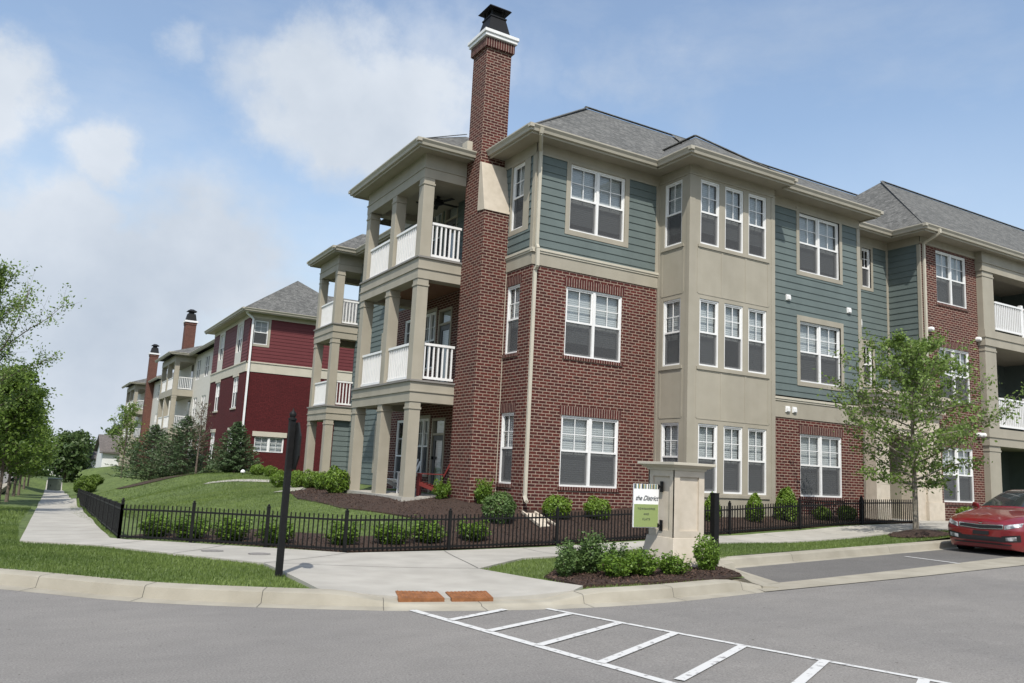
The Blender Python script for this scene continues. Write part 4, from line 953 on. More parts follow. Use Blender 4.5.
# ------------------------------------------------------------------ entrance pillar, hanging sign, posts
def pillar():
    x0, y0, w = 8.27, 9.22, .62; zb = .14; cx, cy = x0+.03+w/2, y0+.03+w/2
    root = thing('entrance_pillar', (cx,cy,zb), 'beige stone entrance pillar with flared foot, recessed panels and wide flat cap', 'pillar')
    mb = MB(); a = .41
    mb.hexa([(cx-a,cy-a,zb-.1),(cx+a,cy-a,zb-.1),(cx+a,cy+a,zb-.1),(cx-a,cy+a,zb-.1),(cx-.305,cy-.305,.64),(cx+.305,cy-.305,.64),(cx+.305,cy+.305,.64),(cx-.305,cy+.305,.64)]); mb.build('foot', M['stone'], root, bevel=.008)
    mb = MB(); b = .27; mb.box(cx-b,cx+b,cy-b,cy+b,.64,1.62); mb.build('shaft', M['stone'], root)
    mb = MB(); o = .297
    for ax in (0,1):
        for s in (-1,1):
            w_ = Wall('-Y', cy-o) if ax == 0 else Wall('-X', cx-o)
            c0 = cx if ax == 0 else cy
            def bx(u0,u1,z0,z1):
                if ax == 0: mb.box(c0+u0,c0+u1,min(cy+s*o,cy+s*.268),max(cy+s*o,cy+s*.268),z0,z1)
                else: mb.box(min(cx+s*o,cx+s*.268),max(cx+s*o,cx+s*.268),c0+u0,c0+u1,z0,z1)
            e = o if ax == 0 else o-.003
            bx(-e,-.19,.642,1.619); bx(.19,e,.642,1.619); bx(-.19,.19,.642,.74); bx(-.19,.19,1.53,1.619)
    mb.build('panel_frame', M['stone'], root)
    mb = MB()
    for z0, z1, a0, a1 in ((1.62,1.66,.31,.33),(1.66,1.70,.345,.405),(1.70,1.74,.42,.42)):
        mb.hexa([(cx-a0,cy-a0,z0),(cx+a0,cy-a0,z0),(cx+a0,cy+a0,z0),(cx-a0,cy+a0,z0),(cx-a1,cy-a1,z1),(cx+a1,cy-a1,z1),(cx+a1,cy+a1,z1),(cx-a1,cy+a1,z1)])
    mb.build('cap', M['trim_lt'], root, bevel=.004)
    # sign hung from two black brackets
    sx1, sy = cx-.37, cy-.02
    sx0 = sx1-.47; z0, z1 = .77, 1.40
    sr = thing('hanging_sign', (sx0,sy,z0), 'white and green hanging sign with a striped top, bracketed to the stone pillar', 'sign')
    mb = MB(); mb.box(sx0,sx1,sy-.012,sy+.012,z0,z1); mb.build('board', M['sign_white'], sr)
    mb = MB(); mb.box(sx0+.006,sx1-.006,sy-.0155,sy-.0125,z0+.006,z0+.335); mb.build('green_field', M['sign_green'], sr)
    rs = random.Random(5); u = sx0; cols = ['sign_navy','sign_olive','sign_white','sign_teal','sign_ochre','sign_white']; i = 0; sm = {}
    while u < sx1-.001:
        w_ = min(rs.choice((.012,.018,.026)), sx1-u); c = cols[i%6]
        if c != 'sign_white': sm.setdefault(c, MB()).box(u,u+w_,sy-.0155,sy-.0125,z1-.068,z1-.002)
        u += w_; i += 1
    for c, m_ in sm.items(): m_.build('top_stripes', M[c], sr)
    def text(t, x, z, size, shear=0, col='sign_navy', sp_=1.0):
        cu = bpy.data.curves.new('lettering','FONT'); cu.body = t; cu.size = size; cu.align_x = 'CENTER'; cu.shear = shear; cu.extrude = .0012; cu.space_character = sp_
        to = bpy.data.objects.new('tmp', cu); COL.objects.link(to); bpy.context.view_layer.update()
        me = bpy.data.meshes.new_from_object(to.evaluated_get(bpy.context.evaluated_depsgraph_get())); bpy.data.objects.remove(to)
        me.transform(Matrix.Rotation(R_(90),4,'X')); me.transform(Matrix.Translation((x-sx0, -.0185, z-z0))); me.materials.clear(); me.materials.append(M[col])
        o = bpy.data.objects.new('lettering', me); COL.objects.link(o); o.parent = sr; ORG[o.name]=Vector((0,0,0))
    xm = (sx0+sx1)/2
    text('the District', xm, 1.165, .098, .45, 'sign_ink', .95)
    text('TOWNHOMES', xm, 1.025, .043, 0, 'sign_ink', 1.3); text('AND', xm, .95, .040, 0, 'sign_ink', 1.3); text('FLATS', xm, .875, .043, 0, 'sign_ink', 1.3)
    for z in (.80, 1.37):
        mb = MB(); mb.box(cx-.31,cx-.297,sy-.03,sy+.03,z-.08,z+.08); mb.bar((cx-.30,sy,z),(sx1-.0,sy,z),.022,.022); mb.box(sx1-.02,sx1+.01,sy-.02,sy+.02,z-.03,z+.03); mb.build('bracket', M['black'], sr)
for n, c in dict(sign_white=(.74,.74,.73),sign_green=(.235,.295,.11),sign_navy=(.05,.07,.11),sign_olive=(.20,.19,.06),sign_teal=(.10,.20,.21),sign_ochre=(.35,.26,.10),sign_ink=(.05,.055,.06)).items(): M[n] = mat(n, c, .45)
pillar()
def sign_post():
    x, y = 2.84, 10.2; z = hland(x,y)
    root = thing('sign_post', (x,y,z), 'tall black street sign post on the corner grass, its sign turned edge on', 'sign post')
    mb = MB(); mb.box(x-.038,x+.038,y-.038,y+.038,z-.2,z+1.90); mb.build('post', M['black'], root, bevel=.006)
    mb = MB(); mb.lathe([(.055,0),(.055,.02),(.03,.035),(.045,.065),(.04,.09),(.012,.12),(.004,.15)], (x,y,z+1.90), 12); mb.build('finial', M['black'], root, smooth=True)
    mb = MB(); n = Vector((.995,-.07,0)).normalized(); t = Vector((-n.y, n.x, 0)); c = Vector((x,y,z+1.58))+n*.048
    oct_ = [c + (t*math.cos(a)+Vector((0,0,1))*math.sin(a))*.315 for a in [math.pi/8+k*math.pi/4 for k in range(8)]]
    mb.extrude(oct_, n*.02); mb.build('sign_panel', M['black'], root)
    mb = MB()
    for dz in (-.2,.2): mb.bar(c+Vector((0,0,dz))-n*.02, c+Vector((0,0,dz)), .05, .05)
    mb.build('clamp', M['black'], root)
sign_post()
x, y = 9.28, 9.42; z = hland(x,y)-.05
root = thing('steel_post', (x,y,z), 'plain square black post standing right of the stone pillar', 'post')
mb = MB(); mb.box(x-.048,x+.048,y-.048,y+.048,z-.1,z+1.12); mb.build('post', M['black'], root, bevel=.005)
mb = MB(); mb.box(x-.052,x+.052,y-.052,y+.052,z+1.12,z+1.135); mb.build('cap', M['black'], root, bevel=.004)

# tactile plates in the kerb ramp
for i, (p, lab) in enumerate((([(3.80,8.84),(4.28,8.74),(4.17,8.33),(3.67,8.44)],'rusty iron warning plate in the ramp, nearer the sign post'),([(4.37,8.72),(4.86,8.63),(4.72,8.21),(4.25,8.31)],'rusty iron warning plate in the ramp, nearer the stone pillar'))):
    c = (sum(q[0] for q in p)/4, sum(q[1] for q in p)/4); zc = hland(*c)
    root = thing('warning_plate', (*c,zc), lab, 'iron plate', 'rusty plates in the kerb ramp')
    zz = [max(hland(*q), hroad(*q)+.02)+.027 for q in p]; zz = [max(zz[k], zc+.012) for k in range(4)]
    zz = [hland(*q)+.040 for q in p[:2]] + [hroad(*q)+curb_h(*q)+.036 for q in p[2:]]
    mb = MB(); mb.hexa([Vector((*q,h-.04)) for q, h in zip(p,zz)]+[Vector((*q,h+.006)) for q, h in zip(p,zz)]); mb.build('plate', M['rust'], root, recalc=True)
    d = MB()
    for a in range(11):
        for b in range(10):
            u, v = (a+.5)/11, (b+.5)/10; q = [(p[0][k]*(1-u)+p[1][k]*u)*(1-v)+(p[3][k]*(1-u)+p[2][k]*u)*v for k in range(2)]; h = (zz[0]*(1-u)+zz[1]*u)*(1-v)+(zz[3]*(1-u)+zz[2]*u)*v+.006
            d.lathe([(.014,0),(.011,.006),(.004,.0075)], (*q,h-.001), 6)
    d.build('domes', M['rust'], root)
# valve covers in the walk
for x, y, l in ((2.72,13.62,'round utility cover in the walk, the left one by the fence'),(3.30,13.02,'round utility cover in the walk, the right one by the fence')):
    z = hland(x,y)+.031; root = thing('utility_cover', (x,y,z), l, 'utility cover', 'covers in the front walk')
    mb = MB(); mb.lathe([(.17,-.01),(.17,.004),(.15,.006)], (x,y,z), 20); mb.build('ring', M['rustgrey'] if 'rustgrey' in M else M['asphalt2'], root)
    mb = MB(); mb.lathe([(.145,.002),(.145,.008),(.12,.009)], (x,y,z), 20); mb.build('lid', M['asphalt'], root)
# splash block under the downspout
mb = MB(); A, Bv = Vector((9.62,15.38,hland(9.62,15.38)+.05)), Vector((9.52,14.45,hland(9.52,14.45)+.045))
s_ = Vector((.16,0,0)); up = Vector((0,0,.06))
mb.hexa([A-s_-up, Bv-s_*1.3-up, Bv+s_*1.3-up, A+s_-up, A-s_, Bv-s_*1.3, Bv+s_*1.3, A+s_])
for s in (-1,1): mb.bar(A+s_*s+Vector((0,0,.02)), Bv+s_*1.3*s+Vector((0,0,.02)), .035, .05)
root = thing('splash_block', A, 'pale concrete splash block in the mulch below the corner downspout', 'splash block'); mb.build('block', M['stone'], root, recalc=True)

# ------------------------------------------------------------------ plants
def shrub_data(seed, rx, rz, n, leaf, m, kind='ball', lump=.12, stems=True):
    rng = np.random.default_rng(seed)
    d = rng.normal(size=(n,3)); d /= np.linalg.norm(d,axis=1,keepdims=True)
    ph = rng.random(6)*6
    b = 1 + lump*(np.sin(d[:,0]*4+ph[0])*np.sin(d[:,1]*4+ph[1]) + np.sin(d[:,2]*5+ph[2])*np.sin(d[:,0]*6+ph[3])*.7)
    r = b*(.62+.42*np.sqrt(rng.random(n)))
    P = d*r[:,None]
    if kind == 'cone':
        t = (P[:,2]+1)/2; f = np.clip(1.05-.62*np.clip(t,0,1.1)**1.6, .1, 1.2); P[:,0] *= f; P[:,1] *= f
    if kind == 'loose':      # shoots that stick out above
        k = max(8, n//60); c = rng.integers(0,k,size=n); a = rng.random(k)*6.28; rr = rng.random(k)**.6; h = .45+.75*rng.random(k)
        t = rng.random(n)**.7; P2 = np.stack([np.cos(a[c])*rr[c]*(.35+.65*t), np.sin(a[c])*rr[c]*(.35+.65*t), -1+t*2*h[c]],1) + rng.normal(size=(n,3))*.09
        P = np.where((rng.random(n) < .7)[:,None], P2, P*.8)
    P = P*np.array([rx,rx,rz]) + np.array([0,0,rz*.98]); P[:,2] = np.maximum(P[:,2], .015)
    V = leaves(P, leaf, rng, outward=d if kind != 'loose' else None, flat=.3)
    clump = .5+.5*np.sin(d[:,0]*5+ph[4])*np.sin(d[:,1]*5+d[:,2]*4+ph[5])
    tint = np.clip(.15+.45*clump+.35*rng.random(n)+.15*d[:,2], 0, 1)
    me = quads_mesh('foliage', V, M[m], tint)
    sm = MB(); rs = random.Random(seed)
    for i in range(7):
        a = rs.random()*6.28; e = .45*rx; sm.tube([(math.cos(a)*.03,math.sin(a)*.03,-.03),(math.cos(a)*e*.6,math.sin(a)*e*.6,rz*.6),(math.cos(a)*e,math.sin(a)*e,rz*1.2)], [.012,.009,.004], 5)
    return me, sm.mesh('stem', M['bark'])
SHR = dict(box1=shrub_data(11,.30,.24,2600,.026,'leaf_box'), box2=shrub_data(12,.30,.24,2600,.026,'leaf_box',lump=.18),
  dark=shrub_data(13,.34,.31,3600,.026,'leaf_dark'), cone=shrub_data(14,.25,.36,3000,.026,'leaf_box','cone'), cone2=shrub_data(15,.32,.42,4200,.028,'leaf_box','cone',.16),
  loose=shrub_data(16,.30,.25,2300,.026,'leaf_euon','loose'), loose2=shrub_data(17,.28,.27,2100,.026,'leaf_euon','loose'), loose3=shrub_data(18,.26,.36,2300,.028,'leaf_dark','loose'), yew=shrub_data(19,.5,.4,3000,.05,'leaf_dense','ball',.2))
def shrub(key, x, y, s, label, group, sz=None, rz=None, cat='shrub', dz=0):
    root = thing('shrub', (x,y,hland(x,y)+.01+dz), label, cat, group, rz if rz is not None else random.random()*6.28)
    sz = sz or s; root.scale = (s,s,sz)
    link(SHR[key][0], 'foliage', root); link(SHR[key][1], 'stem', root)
    return root
g_f = 'low green shrubs behind the curved fence'
FS = [(145,'nearest the fence corner post'),(178,'second from the fence corner'),(218,'third from the fence corner'),(258,'just left of the black sign post'),(322,'first right of the black sign post'),(385,'second right of the black sign post'),(423,'third right of the black sign post'),(471,'in front of the mulch bed')]
for i, ((px, lab), (x, y)) in enumerate(zip(FS, ((2.22,16.25),(2.72,15.75),(3.30,15.12),(3.92,14.55),(4.95,14.0),(5.85,13.95),(6.55,13.9),(7.5,13.9)))):
    shrub('loose' if i%2 else 'loose2', x, y, (1.2,1.3,1.25,1.25,1.2,1.25,1.3,1.2)[i], f'low leafy shrub behind the curved fence, {lab}', g_f, .72)
shrub('loose', 8.62, 17.72, .85, 'yellow green shrub at the left foot of the brick chimney', 'foundation shrubs'); shrub('loose2', 9.15, 16.62, .95, 'yellow green shrub under the narrow ground floor window', 'foundation shrubs')
shrub('dark', 8.66, 15.0, 1.03, 'large round grey green shrub in the mulch before the chimney', 'foundation shrubs')
shrub('box1', 10.12, 15.05, 1.03, 'round boxwood under the twin brick window, just right of the corner downspout', 'foundation shrubs'); shrub('box2', 11.15, 14.95, .98, 'round boxwood under the twin brick window, farther from the downspout', 'foundation shrubs')
shrub('cone', 13.85, 14.15, .93, 'upright shrub half hidden between the stone pillar and the black post', 'foundation shrubs'); shrub('cone', 15.2, 14.1, .95, 'upright conical shrub in front of the beige bay windows', 'foundation shrubs'); shrub('cone2', 16.25, 14.05, 1.0, 'large rounded upright shrub at the right corner of the beige bay', 'foundation shrubs')
shrub('box2', 17.5, 14.0, .72, 'small low shrub behind the fence, left of its neighbour under the brick window', 'foundation shrubs'); shrub('box1', 18.5, 14.05, .8, 'small low shrub behind the fence, nearer the stone entry', 'foundation shrubs')
shrub('box1', 24.2, 14.25, .9, 'green shrub under the brick window behind the red car', 'foundation shrubs')
gi = 'shrubs in the corner island'
for key, x, y, s, sz, l in (('loose3',6.62,9.38,.9,.55,'dark leafy shrub at the left end of the corner island'),('loose3',6.86,9.30,.85,.68,'tallest dark shrub of the corner island'),('loose',6.95,8.85,.95,.58,'bright shrub low in front of the tallest island shrub'),('loose2',7.35,8.80,1.0,.62,'bright yellow green shrub in the middle of the island'),('loose',7.82,8.72,.8,.55,'small bright shrub at the front foot of the stone pillar'),('loose2',8.58,8.86,.78,.85,'leafy shrub at the right end of the island by the black post'),('loose3',6.35,9.18,.65,.5,'smallest dark shrub at the left tip of the corner island'),('loose3',7.25,9.25,.8,.5,'dark shrub behind the middle of the island, left of the pillar')):
    shrub(key, x, y, s, l, gi, sz)
for i, (x, y, s, l) in enumerate(((7.45,27.7,.95,'clipped hedge shrub farthest from the brick chimney'),(7.80,26.9,1.0,'second clipped hedge shrub from the far end of the row'),(8.02,26.0,1.0,'middle clipped hedge shrub of the row'),(8.0,24.6,1.0,'clipped hedge shrub next to the largest one'),(7.45,21.9,1.25,'largest round hedge shrub beside the columned porch'))):
    shrub('box1' if i%2 else 'box2', x, y, s, l, 'hedge shrubs before the porches', s*1.15)
for x, y, s, l in ((8.9,36.8,1.0,'round shrub on the lawn before the red building window'),(9.0,42.6,1.05,'dark low shrub between the bare tree and the single spruce'),(8.7,33.8,.9,'round shrub at the far end of the curved path')):
    shrub('yew' if s > 1 else 'box1', x, y, s, l, 'shrubs near the red building')
for i, (x, y, s, l) in enumerate(((3.4,56,1.2,'dark rounded bush on the far bank, the lowest of the cluster'),(3.9,60,1.1,'dark rounded bush on the far bank, upper left'),(4.4,64,1.25,'dark rounded bush on the far bank below the white house'),(10.2,105,1.4,'dark bush against the white house wall'))):
    shrub('yew', x, y, s, l, 'bushes on the far bank')

def tree(x, y, label, group, h, seed, leafm, barkm='bark', trunk_r=.05, crown0=.3, spread=.35, nl=9000, leaf=.045, limbs=26, up=.55, gauss=.10, twigs=4, lean=(0,0), name='tree', z=None):
    rs = random.Random(seed); rng = np.random.default_rng(seed)
    z0 = hland(x,y) if z is None else z
    root = thing(name, (x,y,z0), label, 'tree', group)
    mb = MB(); axis = [Vector((lean[0]*t*t + .03*h*math.sin(t*5+seed)*t*.3, lean[1]*t*t + .02*h*math.cos(t*4+seed)*t*.3, -.1 + t*(h*.93+.1))) for t in [i/9 for i in range(10)]]
    mb.tube(axis, [trunk_r*(1.25 if i == 0 else 1)*(1-.9*(i/9)**1.1)+.004 for i in range(10)], 8)
    pts = []; wts = []
    def at(t): f = t*9; i = min(8, int(f)); return axis[i].lerp(axis[i+1], f-i)
    for k in range(limbs):
        t = crown0 + (.97-crown0)*(k+.5*rs.random())/limbs; p = at(t); a = k*2.4+rs.random()*.8
        rel = (t-crown0)/(1-crown0); L = h*spread*(1-.78*rel**1.3)*(.7+.5*rs.random())*(.75+.5*min(1,rel*4))
        d = Vector((math.cos(a), math.sin(a), up*(.5+rel)+.25*rs.random()))
        d.normalize(); q = [p]; cur = p.copy(); dd = d.copy(); n = 5
        for j in range(n):
            dd = (dd + Vector((rs.uniform(-.25,.25), rs.uniform(-.25,.25), rs.uniform(-.12,.22)))).normalized(); cur = cur + dd*L/n; q.append(cur.copy())
        r0 = max(.006, trunk_r*.42*(1-rel*.75)); mb.tube(q, [r0*(1-.85*j/n)+.002 for j in range(n+1)], 5, cap=False)
        for j in range(1, n+1):
            for _ in range(twigs):
                s = q[j-1].lerp(q[j], rs.random()); e = s + (dd + Vector((rs.gauss(0,.8), rs.gauss(0,.8), rs.gauss(.15,.5)))).normalized()*L*.22*(.5+rs.random())
                mb.tube([s, e], [.0045, .002], 3, cap=False); pts.append((s, e)); wts.append(1.0 if j > 1 else .4)
    mb.build('trunk', M[barkm], root) if False else link(mb.mesh('trunk', M[barkm]), 'trunk', root)
    S = np.array([p[0][:] for p in pts]); E = np.array([p[1][:] for p in pts]); w = np.array(wts)*rng.random(len(pts))**.6; w /= w.sum()
    i = rng.choice(len(pts), nl, p=w); t = rng.random(nl)[:,None]; P = S[i]*(1-t)+E[i]*t + rng.normal(size=(nl,3))*gauss*np.array([1,1,.7])
    V = leaves(P, leaf, rng, flat=.5)
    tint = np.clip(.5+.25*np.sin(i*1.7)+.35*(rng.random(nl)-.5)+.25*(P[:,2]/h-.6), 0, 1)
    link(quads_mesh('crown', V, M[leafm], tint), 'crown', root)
    return root
tree(17.45, 11.45, 'slender young tree with airy pale green leaves in a mulch ring by the parking bay', None, 4.75, 3, 'leaf_young', 'bark_pale', .058, .25, .44, 12500, .042, 46, .20, .085, 5)
gs = 'street trees along the side street'
tree(-1.6, 28.5, 'tallest airy street tree with loose pale branches at the left edge', gs, 7.6, 5, 'leaf_young', 'bark', .075, .38, .35, 16000, .042, 34, .75, .12, 5)
for i, (Y, h, l) in enumerate(((38,4.9,'dense dark maple nearest the camera in the side street row'),(45.5,5.0,'dense dark maple second along the side street row'),(53.5,5.1,'dense dark maple third along the side street row'),(62,5.2,'dense dark maple fourth along the side street row'),(72,5.0,'dense dark maple fifth along the side street row'),(84,5.6,'dense dark maple last along the side street row'))):
    tree(-1.25+skew(Y), Y, l, gs, h+.5, 20+i, 'leaf_dense', 'bark', .07, .24, .34, 10000, .075, 30, .7, .20, 4)
for i, (x, y, h, l) in enumerate(((4.0,98,5.5,'leafy tree closing the far end of the sidewalk'),(6.5,128,7,'distant tree left of the white house roof'),(1.0,120,7.5,'far rounded tree beyond the end of the walk'),(11.5,135,7.5,'distant tree behind the white house'),(-7,130,8,'distant tree across the side street'),(-3.5,150,9,'farthest tree at the end of the side street'))):
    tree(x, y, l, 'distant trees beyond the walk', h, 40+i, 'leaf_far', 'bark', .12, .18, .42, 3000, .24, 26, .6, .35, 3, z=hland(x,min(y,148))-.2)
tree(6.0, 63, 'light green deciduous tree behind the pair of spruces', None, 5.6, 61, 'leaf_young', 'bark', .06, .3, .30, 2200, .075, 22, .8, .14, 4)
tree(7.35, 42.6, 'nearly bare young tree with reddish twigs on the lawn', None, 3.7, 62, 'leaf_plum', 'bark', .05, .35, .28, 500, .04, 20, .9, .08, 3) if 'leaf_plum' in M else None
def spruce(x, y, h, r, label, seed):
    rng = np.random.default_rng(seed); rs = random.Random(seed)
    root = thing('spruce_tree', (x,y,hland(x,y)), label, 'spruce', 'spruces on the lawn')
    mb = MB(); mb.tube([(0,0,-.1),(0,0,h*.5),(0,0,h*.97)], [.07,.05,.008], 7); Ps=[]; Ds=[]; Sh=[]
    nb = 150
    for k in range(nb):
        t = (k/nb)**1.15; z = .12+t*(h-.2); L = r*(1-t**1.5)*(.74+.5*rs.random())+.06; a = k*2.39996+rs.random()*.5
        d = Vector((math.cos(a), math.sin(a), .18+.25*t)); tip = Vector((0,0,z))+d*L + Vector((0,0,-.10*L))
        mid = Vector((0,0,z))+d*L*.5 + Vector((0,0,-.06*L)); mb.tube([(0,0,z), mid, tip], [.012,.008,.003], 4, cap=False)
        m = int(90*L/r)+16
        tt = rng.random(m)**.7; side = rng.normal(size=m)*.16*L*(1.1-tt)
        base_ = np.array(Vector((0,0,z)))[None]*(1-tt)[:,None]+np.array(tip)[None]*tt[:,None]
        sdv = np.array([-math.sin(a), math.cos(a), 0]); P = base_ + sdv[None]*side[:,None] + rng.normal(size=(m,3))*.02; P[:,2] -= np.abs(side)*.25
        D = np.array(d.normalized())[None]*.7 + sdv[None]*np.sign(side)[:,None]*.7 + rng.normal(size=(m,3))*.35
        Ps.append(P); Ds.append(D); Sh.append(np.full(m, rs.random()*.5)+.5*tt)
    P = np.concatenate(Ps); D = np.concatenate(Ds); T = np.concatenate(Sh); n = len(P); D /= np.linalg.norm(D,axis=1,keepdims=True)
    s = np.cross(D, rng.normal(size=(n,3))); s /= np.linalg.norm(s,axis=1,keepdims=True); Lh = .085*(.7+.6*rng.random(n))[:,None]; W = .022
    V = np.stack([P-D*Lh*.3-s*W*.5, P+D*Lh*.4-s*W, P+D*Lh, P+D*Lh*.4+s*W], 1)
    link(mb.mesh('trunk', M['bark']), 'trunk', root); link(quads_mesh('crown', V, M['needle'], np.clip(T,0,1)), 'crown', root)
spruce(5.75,46.0,3.0,1.85,'left spruce of the overlapping pair on the lawn',1); spruce(7.0,44.2,3.1,1.85,'right spruce of the overlapping pair on the lawn',2); spruce(9.0,41.9,2.6,1.2,'single spruce standing against the red building',3)

# grass blades and mulch chips
def scatter(poly, dens, excl=(), rng=RNG):
    xs = [p[0] for p in poly]; ys = [p[1] for p in poly]; n = int((max(xs)-min(xs))*(max(ys)-min(ys))*dens)
    X = rng.uniform(min(xs), max(xs), n); Y = rng.uniform(min(ys), max(ys), n); k = inside(poly, X, Y)
    for e in excl: k &= ~inside(e, X, Y)
    return X[k], Y[k]
isl_bed = [(6.05,8.36),(7.0,8.17),(8.2,8.22),(8.66,8.27),(8.84,8.6),(9.0,9.05),(9.2,9.42),(9.36,9.72),(8.9,10.25),(7.6,10.2),(6.7,9.9),(6.1,9.3)]
tbed = [(17.45+.95*math.cos(t), 11.35+.45*math.sin(t)) for t in np.linspace(0,2*math.pi,20)[:-1]]
front_strip = [(-2.1,22),(-1.9,17)] + [p for p in BK if p[1] < 16.5 and p[0] < 2.95] + [(3.0,11.60),(1.22,14.83),(.10,15.93),(.10,22)]
GX=[]; GY=[]; GS=[]
for poly, dens, hs, ex in ((front_strip, 2300, .036, ()), ([(5.72,10.40),(6.05,8.6)]+[p for p in BK if 6.0 < p[0] < 8.4][::1]+[(8.75,8.5),(9.2,9.6)]+offset(PEDGE,.5)[1:6]+[(22,11.85),(17.2,11.73),(11.8,11.73),(10,11.93),(7.1,11.43)], 1700, .036, (isl_bed,tbed)),
    ([(2.9,17.6),(5.45,14.8),(6.9,14.85),(7.35,15.6),(6.4,18.2),(6.3,21.5),(6.9,24.4),(7.9,26),(8.3,30),(5.5,30),(1.95,30)], 600, .042, ()), ([(1.62,16.4),(1.7,16.4),(2.0,30),(2.3,42),(2.0,42),(1.52,30)], 700, .045, ()),
    ([(1.95,30),(8.3,30),(9,36),(9.4,44),(8,50),(2.4,44)], 220, .06, ()), ([(-2.0,22),(.1,22),(.5,36),(-1.8,36)], 200, .08, ())):
    X, Y = scatter(poly, dens, ex); GX.append(X); GY.append(Y); GS.append(np.full(len(X), hs))
X = np.concatenate(GX); Y = np.concatenate(GY); Hh = np.concatenate(GS)*(.5+.8*RNG.random(len(X)))
Z = np.concatenate([hland_np(X[i:i+20000], Y[i:i+20000]) for i in range(0, len(X), 20000)])-.004
a = RNG.random(len(X))*6.283; wv = np.stack([np.cos(a), np.sin(a), np.zeros_like(a)],1)*(Hh*.09+.002)[:,None]; ln = np.stack([RNG.normal(size=len(X))*.35, RNG.normal(size=len(X))*.35, np.ones(len(X))],1)*Hh[:,None]
Pg = np.stack([X,Y,Z],1); Vg = np.stack([Pg-wv, Pg+wv, Pg+ln], 1)
pt = .5+.28*np.sin(X*1.3+np.sin(Y*.9)*2)*np.sin(Y*1.1+X*.4)+.5*(RNG.random(len(X))-.5)
go = link(quads_mesh('grass', Vg, M['grass'], np.clip(pt,0,1)), 'grass'); tag(go, 'short green lawn grass around the corner building and kerbs', 'grass', kind='stuff')
CX=[]; CY=[]
for poly, dens, ex in ((bed1, 260, ()), (isl_bed, 900, ()), (tbed, 500, ())):
    X, Y = scatter(poly, dens, ex); CX.append(X); CY.append(Y)
X = np.concatenate(CX); Y = np.concatenate(CY); Z = np.concatenate([hland_np(X[i:i+20000], Y[i:i+20000]) for i in range(0, len(X), 20000)])+.042
V = leaves(np.stack([X,Y,Z],1), .022, RNG, flat=1.6, asp=.35)
M['chip'] = leaf_mat('bark_chip', (.018,.010,.007), (.10,.060,.042), 0, .9)
co_ = link(quads_mesh('mulch_chips', V, M['chip'], RNG.random(len(X))), 'mulch_chips'); tag(co_, 'dark bark mulch chips over the planting beds', 'mulch', kind='stuff')

